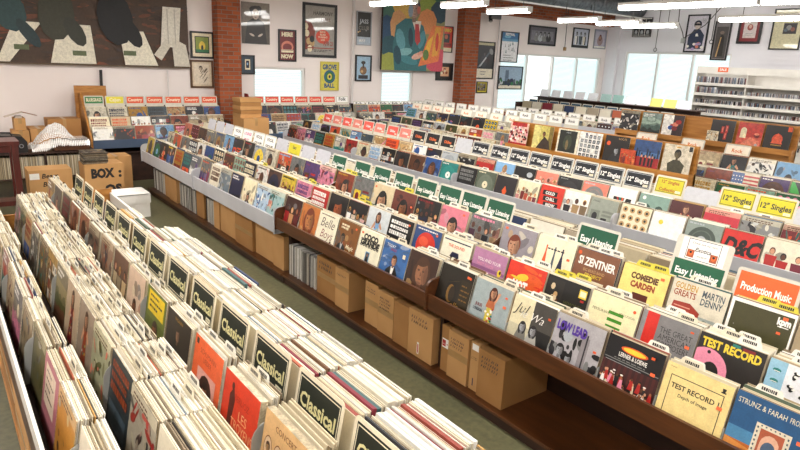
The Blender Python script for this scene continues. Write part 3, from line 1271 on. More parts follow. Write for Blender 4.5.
def A_draw():
    a = Art(hx('e8e8ea'))
    a.rect(0, 0, 0.24, 1, hx('9fc4d6'))
    for i in range(5):
        a.ell(0.12, 0.85 - i * 0.16, 0.06, 0.03, 'teal', 8)
        a.rect(0.08, 0.83 - i * 0.16, 0.16, 0.84 - i * 0.16, 'white')
    r = random.Random(12)
    for i in range(16):
        x, y = r.uniform(0.32, 0.95), r.uniform(0.1, 0.9)
        a.ell(x, y, 0.045, 0.028, 'black', 8, r.uniform(0, 3)).ell(x + 0.02, y + 0.015, 0.03, 0.02, 'white', 8)
    return a


def A_kpm():
    a = Art('white')
    a.rect(0.05, 0.05, 0.97, 0.94, hx('4f4c20'))
    a.rect(0.12, 0.55, 0.135, 0.57, 'grey')
    a.text('kpm', 0.84, 0.78, 0.11, 'white', maxw=0.2, bold=0.05)
    a.rect(0.76, 0.74, 0.92, 0.755, 'white').rect(0.77, 0.62, 0.83, 0.66, 'orange')
    return a


def A_golden():
    a = Art(hx('d9d2c0'))
    a.rect(0, 0, 1, 0.45, hx('a9b0aa')).poly([(0.05, 0.2), (0.55, 0.1), (0.6, 0.5), (0.4, 0.62), (0.1, 0.6)], hx('a8402e'))
    a.poly([(0.45, 0.05), (1, 0.05), (1, 0.3), (0.7, 0.42), (0.52, 0.3)], hx('7c8880'))
    for i in range(5):
        a.rect(0.12, 0.52 - i * 0.07, 0.42, 0.54 - i * 0.07, hx('d9a090'))
    for i, (t, c) in enumerate((('GOLDEN', 'mustard'), ('GREATS', 'rust'))):
        a.text(t, 0.06, 0.84 - i * 0.13, 0.11, c, 'l', 0.4, 0.02)
    for i, (t, c) in enumerate((('MARTIN', 'slate'), ('DENNY', 'slate'))):
        a.text(t, 0.94, 0.8 - i * 0.14, 0.12, c, 'r', 0.38, 0.02)
    return a


def A_gun():
    a = Art(hx('ead98c'))
    a.rect(0, 0, 0.03, 1, 'brown').rect(0.97, 0, 1, 1, 'brown')
    a.text('COMEDIE', 0.5, 0.76, 0.11, 'brown', maxw=0.56, bold=0.06).text('CARDEN', 0.5, 0.6, 0.11, 'rust', maxw=0.5, bold=0.06)
    a.rect(0.34, 0.2, 0.66, 0.5, hx('6a2c1a')).ell(0.5, 0.28, 0.1, 0.1, hx('c98a5a'))
    return a


def A_zent():
    a = Art(hx('8a5f44'))
    a.text('SI ZENTNER', 0.52, 0.68, 0.16, 'white', maxw=0.86, bold=0.03)
    a.text('BIG BRASS BAND', 0.5, 0.56, 0.06, 'tan', maxw=0.5).text('PROJECT', 0.5, 0.46, 0.07, 'yellow', maxw=0.4, shear=0.2)
    a.ell(0.08, 0.9, 0.04, 0.04, 'orange')
    head(a, 0.3, 0.22, 0.2, 'tanskin', 'brown')
    a.ell(0.72, 0.14, 0.2, 0.12, hx('5a3420'))
    return a


def A_bottle():
    a = Art(hx('ece4ca'))
    for x, c, w in ((0.27, 'orange', 0.1), (0.7, 'navy', 0.13), (0.5, 'slate', 0.05)):
        a.poly([(x - w, 0.05), (x + w, 0.05), (x + 0.02, 0.66), (x - 0.02, 0.66)], c).rect(x - 0.018, 0.66, x + 0.018, 0.82, c)
    a.lines(0.3, 0.74, 0.8, 1, 0.06, 'charcoal', random.Random(3), 0.5)
    return a


def A_perc():
    a = Art(hx('ece6c0'))
    for i in range(5):
        a.rect(0.42, 0.16 + i * 0.13, 0.72, 0.22 + i * 0.13, hx('4f9a2c'))
    a.text('PERSUASIVE', 0.26, 0.66, 0.05, 'olive', maxw=0.36).text('PERCUSSION', 0.78, 0.72, 0.04, 'olive', maxw=0.3)
    a.ell(0.9, 0.86, 0.03, 0.03, 'orange')
    return a


def A_hot():
    a = Art(hx('d9432a'))
    r = random.Random(6)
    for i in range(14):
        a.ell(r.random(), r.random() * 0.95, r.uniform(0.1, 0.25), r.uniform(0.03, 0.08), r.choice(['orange', 'yellow', 'red', 'salmon', 'orange']), 10, r.uniform(-0.4, 0.4))
    a.poly([(0.15, 0.3), (0.85, 0.25), (0.88, 0.6), (0.2, 0.62)], 'orange')
    a.text('HOT', 0.4, 0.42, 0.2, 'white', maxw=0.4, bold=0.06).text('SONG', 0.62, 0.3, 0.16, 'yellow', maxw=0.4, bold=0.06)
    return a


def A_flower():
    a = Art(hx('b98aa8'))
    a.rect(0, 0.0, 1, 0.4, hx('7a3c58')).rect(0, 0.55, 1, 0.62, hx('9a6a90'))
    a.poly([(0, 0.2), (0.4, 0.4), (1, 0.3), (1, 0), (0, 0)], hx('5a2a40'))
    a.text('YOU AND YOUR', 0.5, 0.74, 0.07, 'white', maxw=0.7).text('SWEET TOUCH', 0.4, 0.64, 0.06, 'pink', maxw=0.5)
    a.ell(0.86, 0.6, 0.06, 0.08, 'yellow').ell(0.88, 0.62, 0.03, 0.04, 'maroon')
    return a


def A_cars():
    a = Art(hx('ece8d4'))
    a.rect(0.05, 0.9, 0.95, 0.93, 'navy')
    for x, y, c in ((0.3, 0.45, 'red'), (0.5, 0.32, 'black'), (0.68, 0.47, 'red'), (0.5, 0.6, 'navy')):
        a.poly([(x - 0.16, y - 0.06), (x + 0.16, y - 0.06), (x + 0.12, y + 0.06), (x - 0.1, y + 0.06)], c)
        a.ell(x - 0.09, y - 0.07, 0.035, 0.035, 'black', 8).ell(x + 0.09, y - 0.07, 0.035, 0.035, 'black', 8)
    a.text('THE SOUND', 0.5, 0.76, 0.07, 'orange', maxw=0.7, bold=0.02)
    return a


def A_planet():
    a = Art(hx('3a5a8a'))
    a.rect(0, 0, 1, 0.3, hx('27406a')).ell(0.5, 0.55, 0.36, 0.34, hx('d0402e'), 20).ell(0.4, 0.65, 0.18, 0.12, hx('e0684a')).ell(0.62, 0.42, 0.12, 0.1, hx('a82a22'))
    a.lines(0.1, 0.92, 0.9, 1, 0.05, 'white', random.Random(1), 0.6)
    return a


def A_coco():
    a = Art(hx('ece6cf'))
    for i, t in enumerate(('COCO', 'GRANDE')):
        a.text(t, 0.5, 0.76 - i * 0.15, 0.14, 'black', maxw=0.8, bold=0.07)
        for x in range(7):
            a.ell(0.14 + x * 0.12, 0.75 - i * 0.15, 0.05, 0.03, 'charcoal', 9).ell(0.14 + x * 0.12, 0.75 - i * 0.15, 0.02, 0.012, 'cream', 7)
    a.rect(0.42, 0.2, 0.6, 0.48, 'sky').rect(0.44, 0.22, 0.58, 0.46, 'slate').ell(0.51, 0.28, 0.05, 0.08, 'black').ell(0.51, 0.39, 0.026, 0.034, 'tanskin', 8)
    return a


def A_bob():
    a = Art(hx('ebe5d0'))
    a.text('Belle', 0.5, 0.6, 0.26, 'maroon', maxw=0.7, bold=-0.005, shear=0.25).text('Boys', 0.55, 0.3, 0.24, 'crimson', maxw=0.6, bold=-0.005, shear=0.25)
    a.ell(0.82, 0.2, 0.05, 0.09, 'brown').lines(0.1, 0.92, 0.9, 1, 0.06, 'brown', random.Random(4), 0.5)
    return a


def A_woman():
    a = Art(hx('aab4b4'))
    a.rect(0, 0, 1, 0.24, hx('94a29a'))
    a.poly([(0.42, 0.02), (0.62, 0.02), (0.6, 0.5), (0.44, 0.5)], hx('cfc05a'))
    r = random.Random(3)
    for i in range(24):
        a.ell(r.uniform(0.42, 0.62), r.uniform(0.04, 0.5), 0.03, 0.025, r.choice(['teal', 'red', 'yellow', 'white', 'green']), 7)
    a.poly([(0.4, 0.5), (0.64, 0.5), (0.6, 0.78), (0.46, 0.78)], hx('c07850')).poly([(0.62, 0.6), (0.72, 0.85), (0.66, 0.86), (0.58, 0.7)], 'skin')
    head(a, 0.53, 0.8, 0.15, 'skin', 'auburn', 0.1, True)
    a.text('JULIE', 0.22, 0.46, 0.06, 'crimson', maxw=0.22, bold=0.02).text('LONDON', 0.22, 0.36, 0.06, 'navy', maxw=0.25, bold=0.02)
    a.rect(0.84, 0.8, 0.9, 0.84, 'orange')
    return a


def A_gold():
    a = Art(hx('2a2216'))
    a.rect(0.66, 0, 0.98, 0.8, hx('3c3018'))
    a.poly([(0.2, 0.1), (0.55, 0.1), (0.6, 0.4), (0.5, 0.72), (0.3, 0.7)], hx('1a140c'))
    a.ell(0.42, 0.42, 0.12, 0.2, hx('8a6a34')).ell(0.46, 0.42, 0.09, 0.17, hx('3c2c16')).poly([(0.2, 0.6), (0.7, 0.78), (0.5, 0.7)], hx('6a5426'))
    a.text('ella', 0.6, 0.14, 0.14, hx('b08a4a'), maxw=0.3, shear=0.3).lines(0.7, 0.66, 0.95, 4, 0.1, hx('8a6a34'), random.Random(2), 0.3)
    a.ell(0.9, 0.88, 0.03, 0.03, 'orange')
    return a


def A_face(bgc, sk, hair, cl):
    r = random.Random(9)
    return m_por(r, bgc, cl, hair, sk, 0.52, 0.56, 0.42)


def A_man(bgc, cl):
    r = random.Random(10)
    a = Art(bgc)
    for i in range(34):
        a.ell(r.random(), r.uniform(0, 1), r.uniform(0.05, 0.18), r.uniform(0.03, 0.07), mix(P(bgc), P(r.choice(['white', 'navy', 'navy', 'slate'])), r.uniform(0.1, 0.45)), 9, r.uniform(-0.4, 0.4))
    a.poly([(0.24, 0), (0.78, 0), (0.74, 0.28), (0.62, 0.42), (0.42, 0.42), (0.28, 0.3)], cl)
    a.poly([(0.46, 0.42), (0.58, 0.42), (0.54, 0.06), (0.5, 0.06)], 'white')
    head(a, 0.52, 0.56, 0.17, 'skin', 'brown', -0.05)
    a.text('TODAY', 0.3, 0.86, 0.07, 'white', maxw=0.4).text('SINGS', 0.42, 0.78, 0.06, 'red', maxw=0.3).rect(0.8, 0.7, 0.9, 0.8, 'cream')
    return a


def A_tan(txt):
    r = random.Random(14)
    a = Art(hx('8f6230'))
    clutter(a, r, hx('8f6230'), 12, 0.3)
    a.ell(0.3, 0.1, 0.24, 0.3, 'charcoal').poly([(0.24, 0.4), (0.36, 0.4), (0.3, 0.1)], 'silver')
    head(a, 0.3, 0.52, 0.16, hx('8a7460'), 'black', 0.1)
    a.text(txt, 0.7, 0.3, 0.11, 'cream', maxw=0.46, shear=0.25, bold=0.02).lines(0.14, 0.86, 0.6, 2, 0.08, 'cream', r, 0.6).lines(0.5, 0.2, 0.92, 3, 0.06, 'cream', r, 0.5)
    return a


SP1 = {0: named('blue sky and orange desert sleeve with arched picture', A_blue()),
       1: named('cream sleeve reading TEST RECORD 1', A_test1()),
       2: named('black sleeve with orange pill above a red stage crowd', A_lerner()),
       3: named('grey photo collage sleeve with purple lettering', A_purple()),
       4: named('cream and black sleeve with script lettering and two women', A_script()),
       5: named('pale grey sleeve with red haired woman in floral dress', A_woman()),
       6: named('dark sleeve with a golden woman in profile', A_gold()),
       7: named('dark brown sleeve filled by a bare face', A_face(hx('4a3026'), hx('b08060'), 'brown', 'charcoal')),
       8: named('blue cloudy sleeve with man in black jacket', A_man(hx('4a7ab0'), 'black')),
       9: named('cream sleeve with heavy black ornate lettering', A_coco()),
       10: named('brown sleeve with dark haired man and cream lettering', A_tan('Magic')),
       11: named('cream sleeve with red handwritten lettering', A_bob()),
       12: named('orange tan sleeve filled by a face', A_face(hx('c98448'), hx('cf9058'), 'rust', 'orange')),
       13: named('dark brown sleeve with three figures by red posts', m_grp(random.Random(5), hx('4a241a'), 'red', 3, 'brown')),
       14: named('pale teal sleeve with watercolour dancers', m_pnt(random.Random(6), hx('a9c4c4'), 'salmon', 'teal')),
       15: named('pale blue sleeve with loose blue drawings', m_pnt(random.Random(7), hx('bcd0e0'), 'blue', 'white')),
       16: named('cream sleeve with one small dark picture', m_por(random.Random(8), 'cream', 'black', 'black', 'skin', 0.5, 0.4, 0.16)),
       17: named('plain navy sleeve', m_lnd(random.Random(9), 'navy', 'navy', 'black')),
       18: named('slate sleeve with pale sketch of a couple', m_pnt(random.Random(10), hx('7c8890'), 'silver', 'charcoal')),
       19: named('blank cream sleeve with two dark words', m_typ(random.Random(11), 'ivory', 'brown', 'ivory'))}
SP2 = {0: named('white sleeve with ink sketches and blue strip', A_draw()),
       1: named('black sleeve with yellow TEST RECORD letters and pink ring', A_test2()),
       2: named('grey sleeve with broad red stripe and block heading', A_great()),
       3: named('cream sleeve with five green bars', A_perc()),
       4: named('black sleeve with olive heading and yellow label', A_memor()),
       5: named('fiery orange sleeve with white HOT lettering', A_hot()),
       6: named('mauve sunset sleeve with white lines of lettering', A_flower()),
       7: named('cream sleeve with red and black little cars', A_cars()),
       8: named('blue sleeve with a big red globe', A_planet()),
       9: named('black sleeve with white lettering and grey photo', m_typ(random.Random(21), 'black', 'white', 'charcoal')),
       10: named('pale sleeve with a fallen blue figure', m_fig(random.Random(22), hx('d4d8d8'), 'sky', 'brown', 'silver')),
       11: named('black sleeve with red and white group', m_grp(random.Random(23), 'black', 'white', 4, 'charcoal')),
       12: named('black sleeve with a bright orange face', A_face('black', hx('b86a3c'), 'black', 'rust')),
       13: named('red sleeve with white block lettering', m_typ(random.Random(24), 'red', 'white', 'crimson'))}
SP3 = {0: named('brown sleeve with cream stripes', m_stp(random.Random(25), 'brown', 'cream', 'tan')),
       1: named('olive sleeve with thick white border', A_kpm()),
       2: named('cream sleeve with red and grey elephants of lettering', A_golden()),
       3: named('yellow sleeve with brown wild west lettering', A_gun()),
       4: named('brown sleeve with bold white SI heading', A_zent()),
       5: named('cream sleeve with orange and navy bottle shapes', A_bottle()),
       6: named('grey sleeve with girl in an orange headscarf', m_por(random.Random(26), hx('a09aa0'), 'slate', 'rust', 'skin', 0.42, 0.55, 0.3)),
       8: named('pink sleeve with black haired woman', m_por(random.Random(27), hx('d88a98'), 'teal', 'black', 'skin', 0.5, 0.5, 0.3)),
       10: named('maroon sleeve with tan portrait', m_por(random.Random(28), hx('7a4438'), 'brown', 'black', 'tanskin', 0.5, 0.5, 0.32)),
       11: named('cream sleeve with large pale face', m_por(random.Random(29), hx('d8c8a8'), 'brown', 'black', 'skin', 0.5, 0.5, 0.38))}
# words that SEEN_DESC holds must match what shows
SP3[2] = named('cream sleeve with a red rock and lettering in two colours', SP3[2][1])

SEC1 = [(0.646, 2.978, 'walnut'), (2.98, 5.31, 'walnut'), (5.312, 7.64, 'laminate'), (7.642, 9.972, 'laminate')]
ROW1 = [(2.70, 0.912), (3.0, 0.985), (3.28, 1.12), (3.56, 1.11)]
names = ['brown lipped record bin nearest the camera above the empty shelf', 'second brown lipped record bin above the cardboard boxes and loose records', 'pale lipped record bin next to the brown ones', 'pale lipped record bin at the far end near the back wall']
for i, (y0, y1, mat) in enumerate(SEC1):
    bin_west(names[i], 2.578 if mat == 'walnut' else 2.57, y0, y1, (0.59, 0.70) if mat == 'walnut' else (0.54, 0.70), ROW1, LEAN1, 7, mat, 3.98)
CARD1 = {}   # slot -> nearby sleeve words
for k in range(28):
    sec = k // 7
    y0, y1, mat = SEC1[sec]
    p = (y1 - y0 - 0.02) / 7
    yc = y0 + 0.01 + p * (k % 7 + 0.5)
    lipw = 'brown lipped bin' if mat == 'walnut' else 'pale lipped bin'
    for ri, (sp, rw) in enumerate(((SP1, 'front row'), (SP2, 'second row'), (SP3, 'third row'))):
        x, z = ROW1[ri]
        d, a = sp[k] if k in sp else auto_cover(rr)
        z += rr.uniform(-0.004, 0.006)
        fr = rows_frame(x + rr.uniform(-0.008, 0.008), z, yc + rr.uniform(-0.003, 0.003), LEAN1)
        front(rr, fr, d, a, f'{rw}, {lipw}', sticker=(k < 12 and rr.random() < 0.5))
        dep = (rr.uniform(0.05, 0.12), rr.uniform(0.06, 0.14), rr.uniform(0.03, 0.06))[ri]
        if k in (1, 2) and ri == 0:
            dep = 0.05
        nt = (rr.randint(1, 2), rr.randint(3, 4), rr.randint(2, 3))[ri] if k < 9 else ((0, 2, 2)[ri] if k < 16 else (0, 1, 0)[ri])
        pack(rr, fr, dep, 0.96, nt, d, 0.16, tabcol='yellow' if rr.random() < 0.22 else 'white')
        if ri == 2:
            CARD1[k] = (d, yc)
    if rr.random() < 0.9:
        fr = rows_frame(ROW1[3][0], ROW1[3][1] + rr.uniform(-0.004, 0.012), yc, LEAN1)
        pack(rr, fr, rr.uniform(0.16, 0.26), 0.95, 0, None, 0.2)


def exotica(b, w, h):
    a = Art('white', 0.5)
    a.rect(0.13, 0.02, 0.87, 0.49, 'charcoal').rect(0.145, 0.035, 0.855, 0.475, 'white')
    a.text('Check out our new', 0.5, 0.38, 0.05, 'black', maxw=0.6, shear=0.3).text('Exotica', 0.5, 0.22, 0.09, 'black', maxw=0.36, bold=0.02, shear=0.3).text('section!', 0.5, 0.1, 0.05, 'black', maxw=0.3, shear=0.3)
    for x in (0.16, 0.68):
        a.rect(x, 0.06, x + 0.16, 0.24, 'rust').ell(x + 0.08, 0.16, 0.05, 0.06, 'orange').ell(x + 0.08, 0.18, 0.03, 0.03, 'black')
    a.emit(b, Matrix.Translation((0, h - 0.135, 0.0004)), w - 0.07, mat='paper', dz=0.0001)


HC1 = [(1.37, 'pm'), (1.73, 'ex'), (2.42, 'el'), (3.303, 'el'), (3.59, 'el'), (3.88, 'el'), (4.19, 'el'), (4.52, 'el'), (4.86, 'el'), (5.2, 'el'), (5.642, 'el'), (5.985, 'wh'), (6.313, 'wh'), (6.643, 'yl'), (6.972, 'wh'), (7.3, 'ln'), (7.628, 'ln'), (7.985, 'pk'), (8.315, 'ln'), (8.643, 'wh'), (8.973, 'wh'), (9.302, 'wh')]
ORD = ['', 'first', 'second', 'third', 'fourth', 'fifth', 'sixth', 'seventh', 'eighth', 'ninth', 'tenth', 'eleventh', 'twelfth', 'thirteenth', 'fourteenth', 'fifteenth', 'sixteenth']
nel = 0
for y, kind in HC1:
    yc = y - 0.165
    near = min(CARD1.values(), key=lambda q: abs(q[1] - yc))[0]
    if kind == 'ex':
        hcard(lid_pos(3.42, 1.34, yc, 0.525, LEAN1), 0.325, 0.525, [('Easy Listening', 0.13)], hx('1f5a3e'), 'white', 'tall green Easy Listening card with a framed Exotica notice on top', None, ph=0.13, extra=exotica, drop=0.122)
        continue
    h = 0.44
    m_ = lid_pos(3.42, 1.246, yc, h, LEAN1)
    if kind == 'pm':
        hcard(m_, 0.325, h, [('Production Music', 0.14)], hx('e2622e'), 'white', 'orange Production Music card standing behind the olive sleeve', ph=0.15)
    elif kind == 'el':
        nel += 1
        hcard(m_, 0.288 if y > 3 else 0.32, h, [('Easy Listening', 0.15)], hx('1b523a'), 'white', ['', 'green Easy Listening card behind the brown sleeve with bold white heading', 'green Easy Listening card, first of the close-set row from the right'][nel] if nel < 3 else f'green Easy Listening card, {ORD[nel - 1]} of the close-set row from the right', ph=0.16)
    elif kind == 'wh':
        hcard(m_, 0.285, h, [], None, None, f'blank white card behind the {near}', white='bfbfc6')
    elif kind == 'yl':
        hcard(m_, 0.32, h, [('Easy', 0.12), ('Listening', 0.12)], hx('cfc22e'), 'charcoal', 'bright yellow header card among the blank white ones', ph=0.17)
    elif kind == 'pk':
        hcard(m_, 0.32, h, [('LOUNGE', 0.14), ('MUSIC', 0.14)], hx('f2efe8'), hx('c8488a'), 'white header card with pink lettering', ph=0.17, tag_strip=False)
    else:
        hcard(m_, 0.32, h, [('VOCAL', 0.14), ('GROUPS', 0.14)], hx('f2efe8'), 'black', f'white black-lettered card behind the {near}', ph=0.17, tag_strip=False)

# ------------------------------------------------------------------ second long bin, pale lip, 12" singles
LEAN2 = 0.26
SEC2 = [(0.963, 3.30), (3.302, 5.64), (5.642, 7.98), (7.982, 10.31)]
ROW2 = [(5.30, 0.985), (5.60, 1.065), (5.95, 1.08)]
names = ['pale lipped singles bin under the two yellow 12 inch cards', 'pale lipped singles bin in front of the lower oak display rack', 'pale lipped bin under the black cards with orange lettering', 'pale lipped bin under the row of red cards']
for i, (y0, y1) in enumerate(SEC2):
    bin_west(names[i], 5.18, y0, y1, (0.6, 0.79), ROW2, LEAN2, 7, 'laminate', 6.255)
r2 = random.Random(31)


def A_twodisc():
    a = Art(hx('8fa89c'))
    for x in (0.3, 0.72):
        a.ell(x, 0.5, 0.16, 0.2, hx('4a6258'), 14).ell(x, 0.5, 0.07, 0.08, hx('8fa89c'))
    a.ell(0.16, 0.88, 0.06, 0.06, 'white')
    return a


def A_blocks():
    a = Art(hx('d8472e'))
    for i in range(3):
        a.rect(0.12 + 0.06 * i, 0.66 - i * 0.2, 0.74 + 0.06 * i, 0.82 - i * 0.2, 'black')
        a.text(('COLD', 'CHILL', 'NOW')[i], 0.43 + 0.06 * i, 0.69 - i * 0.2, 0.1, 'white', maxw=0.5, bold=0.05)
    return a


def A_script2():
    a = Art(hx('cf3a30'))
    a.text('D&C', 0.5, 0.4, 0.4, 'black', maxw=0.9, bold=0.05, shear=0.2)
    return a


def A_square():
    a = Art('white')
    a.rect(0.2, 0.2, 0.85, 0.7, 'black')
    for i, c in enumerate(('red', 'teal', 'orange', 'white')):
        a.poly([(0.3 + i * 0.1, 0.7), (0.36 + i * 0.1, 0.7), (0.56, 0.3), (0.53, 0.3)], c)
    return a


S21 = {0: named('grey sleeve with a big dark disc printed on it', m_dsc(random.Random(1), hx('9aa49c'), hx('5a645c'), 'silver')),
       -1: named('bright red sleeve with huge black initials', A_script2()),
       -2: named('white sleeve with man in red wide brimmed hat', m_grp(random.Random(3), 'ivory', 'red', 3, 'mint')),
       -3: named('dim grey sleeve with dancing figures', m_pnt(random.Random(4), 'slate', 'charcoal', 'tan')),
       1: named('plain white sleeve with a round yellow sticker', Art('white').ell(0.3, 0.72, 0.07, 0.07, 'yellow')),
       2: named('cream sleeve with rows of printed rings', m_dot(random.Random(5), hx('e8dfc4'), 'tan', 'charcoal')),
       3: named('grey green sleeve with line drawing of a machine', m_stp(random.Random(6), hx('a4a89c'), 'charcoal', hx('8d9186'))),
       4: named('white sleeve with three standing figures', m_grp(random.Random(7), 'white', 'charcoal', 3)),
       5: named('red sleeve with white words on black blocks', A_blocks()),
       6: named('cream sleeve with crowd of red clad figures', m_grp(random.Random(8), 'cream', 'red', 5, 'beige')),
       7: named('dark sleeve with a glowing red diamond', Art(hx('3a3436')).poly([(0.5, 0.25), (0.62, 0.45), (0.5, 0.65), (0.38, 0.45)], 'orange')),
       8: named('grey green sleeve with die cut centre', m_dsc(random.Random(9), hx('6a7262'), hx('7c8474'), 'cream')),
       9: named('black sleeve with small grey lettering', m_typ(random.Random(10), 'black', 'grey', 'charcoal')),
       10: named('teal sleeve with white centre disc', m_dsc(random.Random(11), 'teal', hx('37958e'), 'white')),
       11: named('blue sleeve with brown haired face', m_por(random.Random(12), 'blue', 'rust', 'brown', 'tanskin')),
       12: named('brown sleeve with afro haired portrait', m_por(random.Random(13), 'brown', 'mustard', 'black', 'darkskin')),
       13: named('orange portrait sleeve', m_por(random.Random(14), 'charcoal', 'orange', 'black', 'tanskin'))}
S22 = {-1: named('grey sleeve with shiny tangled figures', m_pnt(random.Random(15), 'grey', 'charcoal', 'silver')),
       0: named('pinkish red sleeve with white bird shape', m_pnt(random.Random(16), hx('c43a4a'), 'red', 'white', 8)),
       1: named('dark red sleeve with seated woman', m_fig(random.Random(17), hx('5a1a1c'), 'red', 'auburn')),
       2: named('grey green sleeve with two round dials', A_twodisc()),
       3: named('white sleeve with black square and coloured lines', A_square()),
       4: named('salmon sleeve with a grey disc', m_dsc(random.Random(18), 'salmon', 'grey', 'silver')),
       5: named('black sleeve with dim round label', m_dsc(random.Random(19), 'black', 'charcoal', 'grey')),
       6: named('orange red sleeve with several bright figures', m_grp(random.Random(20), 'salmon', 'orange', 4, 'red')),
       7: named('black sleeve with white oval sticker', Art('black').ell(0.75, 0.75, 0.14, 0.1, 'silver').ell(0.4, 0.4, 0.2, 0.2, 'charcoal')),
       8: named('pale blue sleeve with white dress figure', m_fig(random.Random(22), 'sky', 'white', 'blonde')),
       9: named('red sleeve with black reclining figure', m_pnt(random.Random(23), 'red', 'black', 'red', 8)),
       10: named('black sleeve with white line figures', m_pnt(random.Random(24), 'black', 'white', 'grey', 14)),
       11: named('pale grey sleeve with a faint disc', m_dsc(random.Random(25), 'silver', hx('a6aaae'), 'grey')),
       12: named('dark sleeve with blue and orange ring', m_dsc(random.Random(26), 'charcoal', 'navy', 'orange')),
       13: named('white sleeve with orange and blue swirl', m_abs(random.Random(27), 'white', 'orange', 'blue')),
       14: named('tan sleeve with brown hats', m_pnt(random.Random(28), 'tan', 'brown', 'cream')),
       15: named('orange sleeve with three red rows of lettering', m_typ(random.Random(29), 'orange', 'crimson', 'mustard'))}
NEAR2 = {}
for k in range(28):
    sec = k // 7
    y0, y1 = SEC2[sec]
    p = (y1 - y0 - 0.02) / 7
    yc = y0 + 0.01 + p * (k % 7 + 0.5)
    j = k - 4     # slot 0 sits under the nearest but one yellow card
    for ri, (sp, rw) in enumerate(((S21, 'front row'), (S22, 'second row'))):
        x, z = ROW2[ri]
        d, a = sp[j] if j in sp else auto_cover(r2)
        fr = rows_frame(x + r2.uniform(-0.006, 0.006), z + r2.uniform(-0.005, 0.008), yc + r2.uniform(-0.003, 0.003), LEAN2)
        front(r2, fr, d, a, f'{rw} of the singles bin' if sec < 2 else f'{rw} of the second long bin')
        pack(r2, fr, r2.uniform(0.07, 0.14) if ri == 0 else r2.uniform(0.05, 0.09), 0.95, r2.randint(0, 1) if j < 12 else 0, d, 0.2)
        if ri == 1:
            NEAR2[j] = (d, yc)
    fr = rows_frame(ROW2[2][0], ROW2[2][1], yc, LEAN2)
    pack(r2, fr, 0.2, 0.9, 0, None, 0.2)

TL2 = []
for k in range(26, 0, -1):
    y0, y1 = SEC2[k // 7]
    TL2.append(y0 + 0.01 + (y1 - y0 - 0.02) / 7 * (k % 7 + 1) - 0.002)
KIND2 = ['rd'] * 8 + ['or'] * 3 + ['wh'] + ['tw'] * 8 + ['yc', 'bl', 'y1', 'y2', 'bl2', 'bl3']
cnt = dict(rd=0, tw=0)
cnt['or'] = 0
for y, kd in zip(TL2, KIND2):
    yc = y - 0.166
    near = min(NEAR2.values(), key=lambda q: abs(q[1] - yc))[0]
    h = 0.44
    m_ = lid_pos(5.85, 1.235, yc, h, LEAN2)
    if kd in cnt:
        cnt[kd] += 1
        n = ORD[cnt[kd]]
    if kd == 'rd':
        hcard(m_, 0.3, h, [('Oldies', 0.14)], hx('e0584c') if cnt['rd'] % 2 else hx('d98072'), 'white', f'small red header card on the second long bin, {n} from its far end', ph=0.14)
    elif kd == 'or':
        hcard(m_, 0.31, h, [('Oldies', 0.15)], 'black', 'orange', f'black header card with orange lettering, {n} from the left', ph=0.15)
    elif kd == 'wh':
        hcard(m_, 0.31, h, [], None, None, 'blank white header card between the black orange-lettered and singles cards', white='c2c2c6')
    elif kd == 'tw':
        hcard(m_, 0.32, h, [('12" Singles', 0.16)], hx('1c1d22'), 'white', f'black 12 inch Singles header card, {n} from the left', frame_c='silver', ph=0.155)
    elif kd == 'yc':
        hcard(m_, 0.32, h, [('12" Singles', 0.11), ('Collections', 0.11)], hx('c8bc30'), 'rust', 'yellow header card with two lines of lettering at the oak rack end', frame_c='charcoal', ph=0.155)
    elif kd == 'y1':
        hcard(m_, 0.33, h, [('12" Singles', 0.16)], hx('cbbf2e'), 'charcoal', 'yellow 12 inch Singles card, left of the matching pair', frame_c='charcoal', ph=0.155)
    elif kd == 'y2':
        hcard(m_, 0.33, h, [('12" Singles', 0.16)], hx('cbbf2e'), 'charcoal', 'yellow 12 inch Singles card, right of the matching pair', frame_c='charcoal', ph=0.155)
    else:
        hcard(m_, 0.33, h - 0.06, [], None, None, f'plain white header card standing by the {near}', white='c2c2c6')


# ------------------------------------------------------------------ oak display racks with sleeves stood upright
def oak_rack(label, x, y0, y1, zb, zl, zt, base_z):
    o = empty('display_rack', (x, (y0 + y1) / 2, base_z), label, 'display rack')
    T = Matrix.Translation((-x, -(y0 + y1) / 2, -base_z))
    b = MB()
    b.box(x, y0, zb, x + 0.02, y1, zt, mat='oak', mtx=T)
    b.build('back_panel', o)
    b = MB()
    b.box(x - 0.11, y0, zl - 0.022, x - 0.0005, y1, zl, mat='oak', mtx=T)
    b.box(x - 0.125, y0, zl - 0.04, x - 0.1105, y1, zl + 0.03, mat='oak', mtx=T)
    b.build('ledge', o)
    for yy in (y0 - 0.021, y1 + 0.001):
        b = MB()
        b.box(x - 0.125, yy, zl - 0.1, x + 0.02, yy + 0.02, zl + 0.03, mat='oak', mtx=T)
        b.box(x - 0.02, yy, zb, x + 0.02, yy + 0.02, zt, mat='oak', mtx=T)
        b.build('end_board', o)
    b = MB()
    for yy in (y0 + 0.1, (y0 + y1) / 2, y1 - 0.1):
        b.box(x + 0.021, yy - 0.03, base_z, x + 0.05, yy + 0.03, zt - 0.05, mat='oak', mtx=T)
    b.build('post', o)
    return o


oak_rack('lower oak display rack standing behind the black 12 inch Singles cards', 6.27, 3.13, 5.66, 1.045, 1.2, 1.52, 0.0)
oak_rack('upper oak display rack with red and black sleeves near the disc shelves', 8.62, 3.08, 5.56, 1.1, 1.335, 1.66, 0.0)


def A_collage():
    a = Art(hx('e3c3b4'))
    a.rect(0, 0, 1, 0.16, 'red').rect(0.1, 0.84, 0.9, 1, 'red')
    r = random.Random(41)
    for i in range(60):
        a.ell(r.uniform(0.05, 0.95), r.uniform(0.18, 0.82), 0.05, 0.05, r.choice(['red', 'white', 'charcoal', 'crimson', 'pink']), 7)
    return a


